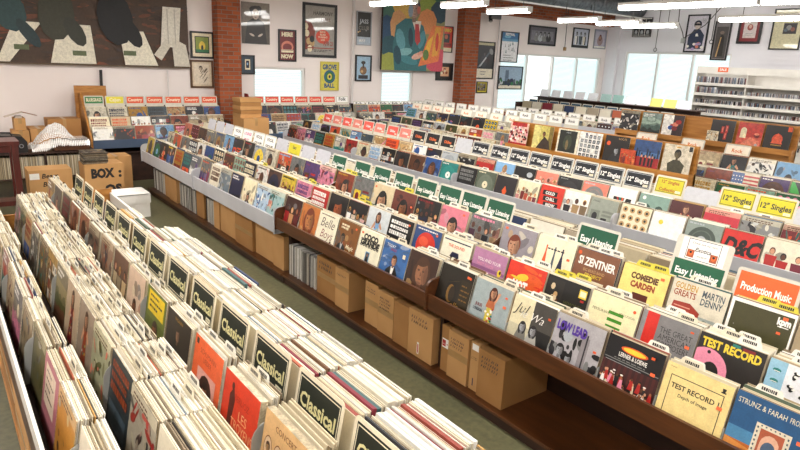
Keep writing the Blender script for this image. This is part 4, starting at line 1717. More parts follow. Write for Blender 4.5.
def A_seated():
    a = Art(hx('c9bd74'))
    a.rect(0, 0, 0.35, 1, hx('d9cf90')).rect(0.8, 0, 1, 1, hx('8a7a40'))
    a.poly([(0.2, 0.04), (0.95, 0.04), (0.85, 0.4), (0.6, 0.58), (0.45, 0.4)], hx('4c3a2c'))
    head(a, 0.55, 0.66, 0.13, 'tanskin', 'brown')
    return a


def A_dkwood():
    a = Art('ivory')
    a.rect(0.08, 0.12, 0.9, 0.95, hx('2c3226')).ell(0.5, 0.5, 0.2, 0.3, hx('4a5240')).ell(0.48, 0.4, 0.07, 0.2, hx('8a7a58')).text('LADIES', 0.5, 0.85, 0.05, 'silver', maxw=0.4)
    return a


def A_bw():
    a = Art(hx('e4e2dc'))
    r = random.Random(42)
    for i in range(5):
        for j in range(5):
            if r.random() < 0.85:
                x, y = 0.08 + i * 0.18, 0.06 + j * 0.18
                a.rect(x, y, x + 0.12, y + 0.13, r.choice(['black', 'charcoal', 'grey']))
                a.ell(x + 0.06, y + 0.06, 0.03, 0.04, 'silver', 7)
    a.ell(0.3, 0.93, 0.04, 0.04, 'purple')
    return a


def A_darkman():
    a = Art(hx('2c2018'))
    a.ell(0.16, 0.72, 0.08, 0.08, 'orange').text('ROOTS', 0.7, 0.88, 0.07, 'tan', maxw=0.45)
    a.ell(0.52, 0.1, 0.26, 0.3, 'charcoal')
    head(a, 0.52, 0.48, 0.18, 'silver', 'black')
    return a


def A_city():
    a = Art(hx('5a7ea6'))
    a.rect(0, 0, 1, 0.42, hx('a8282c')).rect(0, 0.6, 1, 1, hx('3c5c86'))
    for i in range(10):
        a.rect(i * 0.1, 0.42, i * 0.1 + 0.06, 0.5 + 0.07 * (i * 7 % 4), hx('24344c'))
    for x in (0.3, 0.45, 0.6, 0.72):
        a.rect(x, 0.12, x + 0.08, 0.4, 'black').ell(x + 0.04, 0.45, 0.035, 0.045, 'skin', 7)
    return a


def A_bust():
    a = Art(hx('cfc6b4'))
    a.poly([(0.25, 0.05), (0.75, 0.05), (0.8, 0.35), (0.6, 0.5), (0.4, 0.5), (0.2, 0.35)], hx('54503c'))
    head(a, 0.5, 0.68, 0.2, hx('7a7050'), hx('2c2a20'))
    a.rect(0.86, 0.82, 0.98, 0.98, 'charcoal').ell(0.5, 0.92, 0.1, 0.02, 'mustard')
    return a


def A_sunsetgarden():
    a = m_grp(random.Random(43), hx('c8603c'), 'orange', 5, 'rust')
    return a


def A_forest():
    a = m_lnd(random.Random(44), hx('a9bcae'), hx('5a7068'), hx('2c3a34'))
    a.rect(0.25, 0.6, 0.7, 0.82, hx('7c9088')).rect(0.28, 0.63, 0.67, 0.79, hx('b4c4b8'))
    return a


def A_redwhite():
    a = Art('white')
    a.rect(0.5, 0.05, 1, 1, hx('4a2a2c'))
    for x, y, c in ((0.5, 0.5, 'red'), (0.62, 0.58, 'salmon'), (0.42, 0.42, 'blue'), (0.6, 0.4, 'crimson'), (0.75, 0.7, 'red')):
        a.ell(x, y, 0.14, 0.1, c)
    return a


def A_redposts():
    a = Art(hx('2a1618'))
    for x, y in ((0.45, 0.6), (0.62, 0.65), (0.6, 0.35)):
        a.rect(x, y - 0.16, x + 0.12, y + 0.14, 'red').rect(x + 0.04, y - 0.1, x + 0.08, y + 0.1, 'salmon')
    return a


def A_sand():
    a = Art(hx('c8483a'))
    a.rect(0, 0, 1, 0.42, hx('d8705a')).poly([(0.1, 0), (0.55, 0.42), (0.9, 0.3), (1, 0)], hx('e8957a'))
    a.rect(0.12, 0.36, 0.36, 0.66, 'cream').ell(0.24, 0.66, 0.12, 0.14, 'cream').ell(0.78, 0.5, 0.12, 0.1, hx('8c2a24')).ell(0.78, 0.56, 0.1, 0.05, hx('e8957a'))
    a.ell(0.82, 0.12, 0.06, 0.06, 'silver')
    return a


def A_tri():
    a = Art(hx('2a2322'))
    a.ell(0.5, 0.46, 0.2, 0.22, hx('d8603a'), 14).poly([(0.26, 0.24), (0.74, 0.24), (0.5, 0.72)], hx('e0714a')).rect(0.2, 0.16, 0.8, 0.28, hx('2a2322')).rect(0.3, 0.2, 0.7, 0.24, 'mustard')
    a.rect(0.82, 0.8, 0.98, 0.98, 'orange')
    return a


r4 = random.Random(51)
LR = 0.12
DISP = [(6.2, 1.201, [(5.5, 'pinkish sleeve crowded with red and white dots', A_collage()), (5.09, 'yellow green sleeve with person sitting by a window', A_seated()),
                      (4.7, 'white bordered sleeve with dark green forest scene', A_dkwood()), (4.38, 'white sleeve with a grid of small black pictures', A_bw()),
                      (4.02, 'near black sleeve with orange spot and grey face', A_darkman()), (3.64, 'blue and red sleeve with bandsmen and skyline', A_city()), (3.29, 'beige sleeve with dark green bust portrait', A_bust())]),
        (8.55, 1.336, [(5.38, 'black and white tangled sleeve', m_pnt(random.Random(45), 'charcoal', 'white', 'black')), (5.02, 'pale green misty forest sleeve', A_forest()),
                       (4.68, 'half white sleeve with red clustered shapes', A_redwhite()), (3.97, 'dark maroon sleeve with red posts', A_redposts()),
                       (3.61, 'coral red desert room sleeve', A_sand()), (3.27, 'black sleeve with glowing orange triangle', A_tri())])]
for x, z, recs in DISP:
    for y, d, a in recs:
        SEEN_DESC.add(d)
        front(r4, face_west(x - 0.03, y, z + 0.001, LR), d, a, 'stood on the lower oak rack' if x < 7 else 'stood on the upper oak rack')
RECORDS.append(dict(m=face_west(6.1618, 3.85, 1.2015, 0.05), desc='small orange sleeve with a row of figures', art=A_sunsetgarden(), where='in front of the dark face sleeve', t=0.003, st=False, area=300, w=0.19))
RECORDS.append(dict(m=face_west(8.514, 4.08, 1.3375, 0.05), desc='small pale card sleeve with grey clouds', art=m_pnt(random.Random(46), 'ivory', 'slate', 'tan'), where='in front of the dark maroon sleeve', t=0.003, st=False, area=300, w=0.16))

# ------------------------------------------------------------------ third long bin, seen over the second
SEC3 = [(2.07, 4.40), (4.402, 6.74), (6.742, 9.08), (9.082, 10.45)]
ROW3 = [(7.42, 1.0), (7.78, 1.1), (8.16, 1.25)]
names = ['pale rock bin behind the yellow 12 inch Singles cards', 'pale rock bin behind the lower oak display rack', 'pale rock bin with cream cards beyond the black singles cards', 'pale rock bin nearest the second brick pier']
for i, (y0, y1) in enumerate(SEC3):
    bin_west(names[i], 7.3, y0, y1, (0.62, 0.8), ROW3, LEAN2, 7 if i < 3 else 4, 'laminate', 8.56, last=0.09)
S33 = {2: named('blue sleeve with crouching dark figure', m_por(random.Random(61), 'sky', 'navy', 'black', 'darkskin', 0.5, 0.4, 0.2)),
       1: named('olive sleeve with blonde woman', m_por(random.Random(62), hx('8a9068'), 'olive', 'blonde', 'skin', 0.4, 0.4, 0.3)),
       3: named('white sleeve with tangled black drawing', m_pnt(random.Random(63), 'white', 'black', 'grey'))}


def A_flag():
    a = Art('ivory')
    for i in range(7):
        a.rect(0, i * 0.143, 1, i * 0.143 + 0.07, hx('c8605c'))
    a.rect(0, 0.5, 0.45, 1, hx('6a80aa'))
    for i in range(12):
        a.ell(0.06 + (i % 4) * 0.11, 0.58 + (i // 4) * 0.14, 0.025, 0.025, 'white', 6)
    return a


def A_x():
    a = Art(hx('3fae4c'))
    a.poly([(0.1, 1), (0.32, 1), (0.95, 0), (0.72, 0)], 'black').poly([(0.9, 1), (0.72, 1), (0.1, 0), (0.32, 0)], 'black')
    return a


S32 = {1: named('green sleeve with big black cross strokes', A_x()), 3: named('flag striped red, white and blue sleeve', A_flag())}
NEAR3 = {}
for k in range(25):
    sec = min(k // 7, 3)
    y0, y1 = SEC3[sec]
    n = 7 if sec < 3 else 4
    p = (y1 - y0 - 0.02) / n
    yc = y0 + 0.01 + p * (k - 7 * sec + 0.5)
    hid = 4.1 < yc < 7.0
    for ri in range(3):
        x, z = ROW3[ri]
        if hid:
            continue
        sp = (None, S32, S33)[ri]
        d, a = sp[k] if sp and k in sp else auto_cover(r4)
        fr = rows_frame(x + r4.uniform(-0.01, 0.01), z + r4.uniform(-0.005, 0.01), yc, LEAN2)
        front(r4, fr, d, a, ('front row', 'second row', 'third row')[ri] + ' of the rock bin')
        pack(r4, fr, (0.15, 0.16, 0.07)[ri], 0.9, 0, d, 0.2)
        if ri == 2:
            NEAR3[k] = (d, yc)
rk = 0
for i, y in enumerate([3.62, 4.22, 4.92, 7.55, 7.95, 8.35, 8.75, 9.27, 9.61, 9.95, 10.28]):
    h = 0.36
    rk += 1
    near = min(NEAR3.values(), key=lambda q: abs(q[1] - y))[0]
    words = ['', 'right end of the upper oak rack', 'middle of the upper oak rack', 'left part of the upper oak rack'][rk] if rk < 4 else ''
    lab = f'cream Rock card in front of the {words}' if rk < 4 else f'cream card with orange lettering behind the {near}'
    hcard(lid_pos(8.32, 1.375, y, h, LEAN2), 0.32, h, [('Rock', 0.16)], hx('f1e6d4'), hx('d9783c'), lab, ph=0.13, tag_strip=True)
# white cards with dark script, backs of the third bin and the fourth bin
r5 = random.Random(71)


def plain_bin(label, x0, x1, y0, y1, zt):
    o = empty('record_bin', (x0, (y0 + y1) / 2, 0), label, 'record bin')
    T = Matrix.Translation((-x0, -(y0 + y1) / 2, 0))
    b = MB()
    b.box(x0, y0, zt - 0.25, x0 + 0.02, y1, zt, mat='laminate', mtx=T)
    b.build('front_lip', o)
    b = MB()
    b.box(x0 + 0.021, y0, zt - 0.27, x1 - 0.021, y1, zt - 0.251, mat='laminate', mtx=T)
    b.build('tray', o)
    b = MB()
    b.box(x1 - 0.02, y0, 0.05, x1, y1, zt + 0.02, mat='laminate', mtx=T)
    b.build('back_panel', o)
    b = MB()
    b.box(x0 + 0.06, y0, 0, x1 - 0.021, y1, zt - 0.272, mat='dark_board', mtx=T)
    b.build('base_cabinet', o)
    return o


plain_bin('pale bin under the white script-lettered cards near the second brick pier', 8.7, 9.5, 6.0, 10.98, 1.1)
plain_bin('pale bin with framed white cards between the rock and window bins', 10.1, 11.5, 6.0, 10.0, 1.15)


def script_row(x, ztop, ys, words, rows, zfloor, zoff=0.0):
    for i, y in enumerate(ys):
        h = ztop - zfloor - 0.003
        a_l = f'white header card with dark script, {ORD[i + 1]} from the left {words}'
        hcard(face_west(x - 0.05, y, zfloor + 0.003, 0.15), 0.31, h / math.cos(0.15), [('Rock', 0.17)], hx('efece6'), hx('55524e'), a_l, ph=0.12, tag_strip=False)
    return


script_row(9.02, 1.40, [10.78 - 0.36 * i for i in range(12)], 'near the second pier', 0, 0.855)
script_row(10.75, 1.33, [9.55 - 0.37 * i for i in range(8)], 'in the row before the window', 0, 0.905)
for xx, zz, y0, y1 in ((8.85, 1.2, 6.2, 10.9), (10.35, 1.22, 6.2, 9.8), (11.05, 1.2, 6.2, 9.8)):
    y = y0 + 0.17
    while y < y1:
        zf = (0.855 if xx < 9.5 else 0.905)
        fr = face_west(xx - 0.05, y, zf + 0.003, 0.15)
        if xx > 10 and r5.random() < 0.8:
            d, a = auto_cover(r5)
            front(r5, fr, d, a, 'bin before the window')
        pack(r5, fr, 0.12 if xx < 9.5 else 0.25, 0.9, 0, None, 0.25)
        y += 0.335

# ------------------------------------------------------------------ dark bin by the window with blue cards
o = empty('record_bin', (13.3, 9.6, 0), 'dark bin with blue header cards below the far window', 'record bin')
T = Matrix.Translation((-13.3, -9.6, 0))
for nm, bx in (('front_lip', (13.0, 7.0, 0.9, 13.02, 11.75, 1.12)), ('tray', (13.021, 7.0, 0.95, 13.879, 11.75, 0.97)), ('base_cabinet', (13.06, 7.0, 0, 13.87, 11.75, 0.949)),
               ('back_panel', (13.88, 7.0, 0.0, 13.9, 11.75, 1.40)), ('top_shelf', (13.66, 7.0, 1.401, 14.1, 11.75, 1.425)), ('end_panel', (13.0, 11.752, 0.0, 13.9, 11.77, 1.26))):
    b = MB()
    b.box(*bx, mat='dark_board', mtx=T)
    b.build(nm, o)
for i in range(12):
    y = 11.5 - 0.36 * i
    hcard(face_west(13.38, y, 0.973, 0.15), 0.31, 0.38, [('Jazz', 0.17)], hx('27485e'), 'white', f'blue header card under the far window, {ORD[i + 1]} from the left', ph=0.15)
    pack(r5, face_west(13.12, y, 0.973, 0.15), 0.2, 0.9, 0, None, 0.4)
WC = [(11.5, 'e9e9ec'), (11.1, 'e9e9ec'), (10.7, 'e4e4e8'), (10.3, 'e4e4e8'), (9.9, 'dcdfe2'), (9.5, '9ab8b4'), (9.15, '8fb4ae'), (8.8, 'e9e9ee'), (8.45, 'e9e9ee'), (8.1, 'e6dc7a'), (7.75, 'e6dc7a'), (7.4, 'dfe0f0')]
for i, (y, c) in enumerate(WC):
    nm = {'9ab8b4': 'green', '8fb4ae': 'green', 'e6dc7a': 'yellow'}.get(c, 'white')
    b = MB()
    m_ = face_west(13.85, y, 1.4265, 0.25)
    b.box(-0.15, 0, -0.002, 0.15, 0.2, 0, hx(c), 'paper', m_)
    tag(b.build('header_card'), f'{nm} card leaning on the shelf under the far window, {ORD[i + 1]} from the left', 'header card')

# ------------------------------------------------------------------ disc shelves on the east side
CD_X = 16.2
o = empty('disc_shelf', (CD_X, 6.5, 0), 'tall white shelf unit full of disc cases by the east wall', 'shelf unit')
T = Matrix.Translation((-CD_X, -6.5, 0))
YA, YB, YC2 = 8.43, 7.16, 5.2
b = MB()
b.box(CD_X + 0.45, YC2, 0, CD_X + 0.47, YA, 2.42, mat='white_laminate', mtx=T)
b.build('back_panel', o)
for y in (YC2 - 0.02, YB - 0.01, YA):
    b = MB()
    b.box(CD_X, y, 0, CD_X + 0.45, y + 0.02, 2.42, mat='white_laminate', mtx=T)
    b.build('side_panel', o)
SHZ = [0.5, 0.74, 0.98, 1.22, 1.46, 1.72, 1.98]
for (ya, yb) in ((YC2 + 0.001, YB - 0.011), (YB + 0.011, YA - 0.001)):
    b = MB()
    b.box(CD_X, ya, 0.02, CD_X + 0.449, yb, 0.5 - 0.02, mat='white_laminate', mtx=T)
    b.build('base_cabinet', o)
    b = MB()
    b.box(CD_X, ya, 2.25, CD_X + 0.02, yb, 2.42, mat='white_laminate', mtx=T)
    b.build('header_board', o)
    for z in SHZ:
        b = MB()
        b.box(CD_X - 0.0, ya, z - 0.015, CD_X + 0.449, yb, z, mat='white_laminate', mtx=T)
        b.box(CD_X - 0.012, ya, z - 0.03, CD_X - 0.0005, yb, z + 0.04, mat='white_laminate', mtx=T)
        b.build('shelf', o)
b = MB()
a = Art(hx('e2622e'), 0.45)
a.text('SALE', 0.5, 0.12, 0.22, 'white', bold=0.03)
a.emit(b, face_west(CD_X - 0.001, 7.78, 2.3, 0.0), 0.26, mat='paper')
tag(b.build('shelf_sign'), 'small orange sign on top of the disc shelves', 'sign')
CASE = []
rc = random.Random(81)
for sec, (ya, yb) in enumerate(((YB + 0.02, YA - 0.01), (YC2 + 0.01, YB - 0.02))):
    for si, z in enumerate(SHZ[::-1]):
        y = yb - 0.01
        while y > ya + 0.02:
            t = rc.choice([0.011, 0.014, 0.014, 0.022])
            full = sec == 0 and si < 2 and not (si == 1 and y < YB + 0.7)
            hh = 0.19 if full else 0.125
            xx = CD_X + (0.02 if full else 0.1)
            if rc.random() < 0.93 and y - t > ya and not (sec == 1 and si == 0):
                CASE.append((xx, y - t / 2, z + 0.001, t, hh, rc.choice(['e8e8ea', 'd4d6da', 'b9bcc2', '9a9ca4', 'e4dcd0', '6a6c74', '3a3a40', 'c0a8a0', '8fa0b4', 'f0f0f0', '24242a', '9a5a54'])))
            y -= t + 0.001
CASE.sort(key=lambda q: (-q[4], -q[2]))
cm = {}
stuff = MB()
for i, (x, y, z, t, hh, c) in enumerate(CASE):
    if i < 300:
        k = (t, hh, c)
        if k not in cm:
            b = MB()
            b.box(0, -t / 2, 0, 0.14, t / 2, hh, hx(c), 'print')
            b.box(-0.0006, -t * 0.3, 0.02, -0.0002, t * 0.3, hh - 0.03, mix(hx(c), (0.05, 0.05, 0.06), 0.45), 'print')
            cm[k] = b.mesh('disc_case')
        ob = bpy.data.objects.new('disc_case', cm[k])
        COL.objects.link(ob)
        ob.location = (x, y, z)
        tall = 'tall' if hh > 0.15 else 'short'
        tag(ob, f'{tall} disc case spine among many on the white shelves', 'disc case', f'{tall} disc cases on the white shelves')
    else:
        stuff.box(x, y - t / 2, z, x + 0.14, y + t / 2, z + hh, hx(c), 'print')
so = stuff.build('disc_cases')
tag(so, 'remaining disc cases packed on the lower white shelves', 'disc cases', None, 'stuff')


# ------------------------------------------------------------------ bins along the north wall, sleeves facing south
def bin_south(label, x0, x1, lipmat, left=None):
    o = empty('record_bin', ((x0 + x1) / 2, 11.0, 0), label, 'record bin')
    T = Matrix.Translation((-(x0 + x1) / 2, -11.0, 0))
    def part(nm, *bx, mat='dark_board'):
        b = MB()
        b.box(*bx, mat=mat, mtx=T)
        b.build(nm, o)
    part('front_lip', x0, 10.98, 0.6, x1, 10.998, 0.74, mat=lipmat)
    part('tray', x0, 10.999, 0.62, x1, 11.219, 0.635, mat=lipmat)
    part('tray', x0, 11.22, 0.76, x1, 11.389, 0.775, mat=lipmat)
    part('tray', x0, 11.39, 0.91, x1, 11.679, 0.925, mat=lipmat)
    part('back_panel', x0, 11.68, 0.0, x1, 11.70, 1.25)
    part('base_cabinet', x0, 11.1, 0.0, x1, 11.679, 0.5)
    part('shelf', x0, 11.03, 0.501, x1, 11.6, 0.52)
    if left:
        b = MB()
        b.prism([(11.0, 0.0), (11.7, 0.0), (11.7, 1.46), (11.58, 1.46), (11.0, 0.75)], 0.03, mat=left, axis='x', base=x0 - 0.032, mtx=T)
        b.build('side_panel', o)
    part('side_panel', x1 + 0.002, 11.0, 0.0, x1 + 0.02, 11.7, 1.0)
    return o


bin_south('blue lipped country bin with oak side, left of the brick pier', 2.09, 4.43, 'blue_laminate', 'oak')
bin_south('blue lipped country bin with red side, right of the brick pier', 5.06, 7.41, 'blue_laminate', 'rug_red')
bin_south('blue lipped folk bin below the narrow window', 7.5, 9.9, 'blue_laminate')
r6 = random.Random(91)
SC = {('A', 0, 0): named('white sleeve with pale sketched animal', m_pnt(random.Random(92), 'white', 'grey', 'silver', 14)), ('A', 0, 1): named('dark sleeve with fiery orange star burst', m_pnt(random.Random(93), 'charcoal', 'orange', 'rust', 20)),
      ('A', 0, 2): named('orange rust sleeve with red figures', m_grp(random.Random(94), 'rust', 'red', 3, 'orange')), ('A', 1, 0): named('cream sleeve with dark red title', m_typ(random.Random(95), 'cream', 'crimson', 'cream')),
      ('A', 1, 1): named('yellowish sleeve with orange lettering', m_typ(random.Random(96), 'beige', 'orange', 'cream')), ('A', 1, 2): named('white sleeve with black row of people', m_grp(random.Random(97), 'white', 'black', 5))}
for key, x0, n, ctop in (('A', 2.10, 7, 1.42), ('B', 5.07, 7, 1.42), ('C', 7.51, 7, 1.31)):
    for i in range(n):
        xc = x0 + 0.334 * (i + 0.5)
        ds = []
        for ri, (y, z) in enumerate(((11.10, 0.95), (11.3, 1.085), (11.47, 1.235 if key != 'C' else 1.235))):
            d, a = SC[(key, ri, i)] if (key, ri, i) in SC else auto_cover(r6)
            ds.append(d)
            fr = face_south(xc, y - S1, z - C1, LEAN1)
            front(r6, fr, d, a, ('front row', 'middle row', 'back row')[ri] + ' of the ' + {'A': 'left country bin', 'B': 'right country bin', 'C': 'folk bin'}[key])
            pack(r6, fr, 0.08, 0.9, 0, None, 0.2)
        h = ctop - 0.928
        hf = 11.58 - 0.4 * math.sin(0.12)
        m_ = face_south(xc, hf, 0.93, 0.12)
        if key == 'A':
            c, nm = ((hx('3d7c48'), 'green'), (hx('ded23a'), 'yellow'))[i] if i < 2 else (hx('d8502a'), 'red')
            lab = f'{nm} topped header card at the left end of the country bin' if i < 2 else f'red topped Country card left of the brick pier, {ORD[i - 1]} of five'
            if i == 1:
                lab = 'yellow topped header card between the green and red ones'
            hcard(m_, 0.31, h, [('Country' if i > 1 else ('BLUEGRASS', 'Cajun')[i], 0.2)], c, 'cream', lab, ph=0.11, tag_strip=False)
        elif key == 'B' and i < 6:
            hcard(m_, 0.31, h, [('Country', 0.2)], hx('d83f30'), 'cream', f'red topped Country card right of the brick pier, {ORD[i + 1]} of six', ph=0.11, tag_strip=False)
        elif key == 'B':
            hcard(m_, 0.31, h, [('Folk', 0.26)], hx('f0eeea'), 'charcoal', 'white Folk card ending the row of red Country cards', ph=0.11, tag_strip=False)
        else:
            hcard(m_, 0.31, h, [('Folk', 0.26)], hx('f0eeea'), 'charcoal', f'white Folk card below the narrow window, {ORD[i + 1]} from the white pipe', ph=0.11, tag_strip=False)


# ------------------------------------------------------------------ near table bins, classical
LEAN0 = 0.17
S0, C0 = REC * math.sin(LEAN0), REC * math.cos(LEAN0)


def flat_bin(label, x0, x1, y0, y1, floors, rim0, rim1, div_ys, divx, zlow):
    o = empty('record_bin', (x0, (y0 + y1) / 2, 0), label, 'record bin')
    T = Matrix.Translation((-x0, -(y0 + y1) / 2, 0))
    def part(nm, *bx, mat='white_laminate'):
        b = MB()
        b.box(*bx, mat=mat, mtx=T)
        return b.build(nm, o)
    part('west_rim', x0, y0, max(zlow, rim0 - 0.1), x0 + 0.013, y1, rim0)
    part('side_panel', x0 + 0.004, y0, zlow, x0 + 0.013, y1, max(zlow, rim0 - 0.1) - 0.0005, mat='walnut')
    part('east_rim', x1 - 0.02, y0, zlow, x1, y1, rim1)
    for i, (fx0, fx1, fz) in enumerate(floors):
        part('tray', max(fx0, x0 + 0.014), y0, fz - 0.026, min(fx1, x1 - 0.021) - 0.001, y1, fz - 0.01, mat='dark_board')
    part('end_board', x0, y1 + 0.001, zlow, x1, y1 + 0.025, 0.86, mat='oak')
    part('end_board', x0, y0 - 0.025, zlow, x1, y0 - 0.001, 0.86, mat='oak')
    for fx, ys, z in div_ys:
        for y in ys:
            if not y0 < y < y1:
                continue
            b = MB()
            pts = [(fx, z), (fx + divx, z), (fx + divx + 0.03, z + 0.2), (fx + 0.1, z + 0.24)]
            for k in range(5):
                t = math.pi / 2 + k * 0.33
                pts.append((fx + 0.085 + 0.07 * math.cos(t), z + 0.17 + 0.07 * math.sin(t)))
            b.prism(pts, 0.003, mat='plastic_grey', axis='y', base=y - 0.0015, mtx=T)
            b.build('divider', o)
    for xx in (x0 + 0.04, x1 - 0.09):
        for yy in (y0 + 0.05, y1 - 0.1):
            part('leg', xx, yy, 0, xx + 0.05, yy + 0.05, zlow - 0.001, mat='oak')
    part('base_board', x0, y0, zlow - 0.0, x1 - 0.021, y1, zlow + 0.02, mat='oak') if False else None
    return o


R1Y = [1.42 + 0.333 * j - 0.1665 for j in range(-1, 14)]
R2Y = [1.91 + 0.325 * j - 0.1625 for j in range(-3, 13)]
R3Y = [1.08 + 0.355 * j - 0.1775 for j in range(0, 16)]
R4Y = [1.2 + 0.336 * j - 0.168 for j in range(0, 12)]
ZL = {1: 1.0 - C0, 2: 1.03 - C0, 3: 1.05 - C0}
flat_bin('near white rimmed classical bin on the left with two rows of sleeves', 0.16, 0.735, 0.55, 5.83, [(0.16, 0.385, ZL[1]), (0.385, 0.735, ZL[2])], 0.905, 0.78,
         [(0.2, [y - 0.1665 for y in R1Y][1::3], ZL[1]), (0.43, [y - 0.1625 for y in R2Y][2::4], ZL[2])], 0.14, 0.62)
flat_bin('near classical bin carrying the dark green cards beside the aisle', 0.74, 1.375, 0.6, 6.55, [(0.74, 1.375, ZL[3])], 0.78, 0.82,
         [(0.752, [y - 0.1775 for y in R3Y][3::4], ZL[3]), (1.0, [y - 0.168 for y in R4Y][::4], ZL[3])], 0.16, 0.62)

r7 = random.Random(101)


def A_troy():
    a = Art(hx('dd4e2c'))
    a.rect(0, 0, 1, 0.25, hx('cc4022')).poly([(0.2, 0.3), (0.3, 0.3), (0.36, 0.7), (0.3, 0.86), (0.2, 0.74)], hx('6a2a1c')).ell(0.27, 0.86, 0.04, 0.05, hx('5a241a'))
    a.text('LES', 0.62, 0.52, 0.12, hx('f0c090'), maxw=0.3).text('TROYENS', 0.62, 0.36, 0.13, hx('f0c090'), maxw=0.62)
    a.text('BERLIOZ', 0.55, 0.72, 0.08, hx('b83a24'), maxw=0.4)
    return a


def A_schum():
    a = Art(hx('ea7a4a'))
    a.text('SCHUMANN', 0.5, 0.8, 0.07, hx('b04a2a'), maxw=0.6).text('LIEDER', 0.5, 0.7, 0.07, hx('b04a2a'), maxw=0.4).rect(0.06, 0.88, 0.14, 0.96, 'charcoal')
    a.rect(0.2, 0.04, 0.84, 0.6, hx('e4b4a8')).ell(0.52, 0.3, 0.24, 0.26, hx('4a2c22'))
    head(a, 0.52, 0.3, 0.2, 'skin', hx('3a2018'), 0.05, True)
    return a


def A_paint():
    a = Art(hx('3c3230'))
    a.rect(0, 0, 1, 0.3, hx('2e2624')).ell(0.5, 0.3, 0.24, 0.34, hx('26201e')).ell(0.52, 0.36, 0.07, 0.08, hx('c0a890'))
    head(a, 0.5, 0.7, 0.15, hx('b08a70'), hx('4a3a30'))
    a.text('PAGANINI', 0.5, 0.9, 0.05, 'mustard', maxw=0.5)
    return a


def A_dgg():
    a = Art(hx('7a8438'))
    a.rect(0, 0, 1, 0.5, hx('6a7430')).rect(0.1, 0.6, 0.9, 0.95, hx('f0d42a'))
    for i in range(3):
        a.lines(0.18, 0.86 - i * 0.09, 0.85, 1, 0.05, 'charcoal', random.Random(i), 0.7)
    head(a, 0.55, 0.34, 0.22, hx('a8704a'), hx('5a3a26'))
    return a


def A_cons():
    a = m_ovl(random.Random(1), hx('e0bf90'), hx('8a5a34'), hx('5c3a22'))
    return a


def A_plate():
    a = Art(hx('c88a92'))
    a.rect(0, 0, 1, 0.2, hx('a86a74')).rect(0.12, 0.35, 0.8, 0.9, hx('ecdcc8'))
    for i in range(4):
        a.lines(0.2, 0.8 - i * 0.1, 0.74, 1, 0.05, 'maroon', random.Random(i), 0.5)
    return a


S3L = {2: named('tan boxed sleeve with rows of oval portraits', A_cons()), 1: named('tan sleeve with brown engraved figures', m_pnt(random.Random(102), hx('d8b888'), 'brown', 'tan')),
       3: named('orange red opera box with dark robed figure', A_troy()), 4: named('orange sleeve with curly haired woman in pale frame', A_schum()),
       5: named('black brown sleeve with painted musician', A_paint()), 6: named('olive green sleeve with yellow label and face', A_dgg()),
       7: named('pale pink sleeve with small brown picture', m_por(random.Random(103), hx('dcc4b0'), 'brown', 'brown', 'tanskin', 0.5, 0.35, 0.18)), 8: named('brown sleeve with pale cloaked figures', m_grp(random.Random(104), hx('7a5a48'), 'beige', 3, 'brown')),
       9: named('rust and grey dappled sleeve with a lady', m_pnt(random.Random(105), hx('a88c78'), 'rust', 'slate')), 10: named('brown grey sleeve with dark figures', m_pnt(random.Random(106), hx('8a7464'), 'charcoal', 'rust'))}
S2L = {1: named('cream red sleeve with holly coloured flowers', m_pnt(random.Random(107), hx('c8b8a0'), 'red', 'olive')), 4: named('grey flowered sleeve with red spots', m_pnt(random.Random(108), hx('b0a898'), 'red', 'charcoal')),
       5: named('slate black sleeve with fine red writing', m_typ(random.Random(109), hx('3c464a'), 'rust', 'slate')), 6: named('pale green sleeve with red and green leaves', m_pnt(random.Random(110), hx('b4b498'), 'salmon', 'olive')),
       7: named('grey pink sleeve with a red robed figure', m_fig(random.Random(111), hx('a89888'), 'rust', 'brown')), 8: named('cream sleeve with rust lady', m_fig(random.Random(112), hx('c8b49c'), 'crimson', 'brown')),
       9: named('olive brown sleeve with an old landscape', m_lnd(random.Random(113), hx('a89a74'), 'olive', 'brown'))}
S1L = {3: named('lilac grey sleeve with blue veil', m_pnt(random.Random(114), hx('9a90a0'), 'lilac', 'slate')), 4: named('golden tan sleeve with fine dark scrollwork', m_pnt(random.Random(115), hx('cf9c50'), 'brown', 'mustard', 14)),
       5: named('pink sleeve with cream eight line plaque', A_plate()), 6: named('dull olive sleeve with grey texture', m_pnt(random.Random(116), hx('7a7450'), 'olive', 'grey', 12)),
       7: named('beige sleeve with faded flower scene', m_pnt(random.Random(117), hx('a8987c'), 'slate', 'beige'))}
NEAR0 = []


def left_row(Ys, xt, zt, dep, sp, where, ntab, dense, big):
    for j, y in enumerate(Ys):
        d, a = sp[j] if j in sp else auto_cover(r7, True)
        z = zt + r7.uniform(-0.004, 0.006)
        fr = rows_frame(xt + r7.uniform(-0.006, 0.006), z, y, LEAN0)
        front(r7, fr, d, a, where, thick=0.03 if 'box' in d else 0.0045)
        if sp is S3L:
            NEAR0.append((y, d))
        off = 0.035 if 'box' in d else 0.0
        pack(r7, fr @ Matrix.Translation((0, off * math.tan(LEAN0), -off)), dep + r7.uniform(-0.03, 0.01) - off, dense, ntab if y > 0.9 else 0, d, 0.1)


left_row(R1Y, 0.27, 1.0, 0.095, S1L, 'first row inside the white rim', 1, 0.97, 0)
left_row(R2Y, 0.49, 1.03, 0.2, S2L, 'second row of the near left bin', 5, 0.97, 0)
left_row(R3Y, 0.815, 1.05, 0.085, S3L, 'row before the Classical cards', 2, 0.97, 0)
for i in range(14):
    tl = 1.49 + 0.392 * i - 0.392
    yc = tl - 0.16
    near = min(NEAR0, key=lambda q: abs(q[0] - yc - 0.05))[1]
    hcard(lid_pos(1.012, 1.105, yc, 0.352, LEAN0), 0.325, 0.352, [('Classical', 0.19)], hx('1d2216'), hx('e2d9a0'), f'dark green Classical card, {ORD[i + 1]} from the near end of its row', frame_c='cream', white='e8dcc0', ph=0.175)
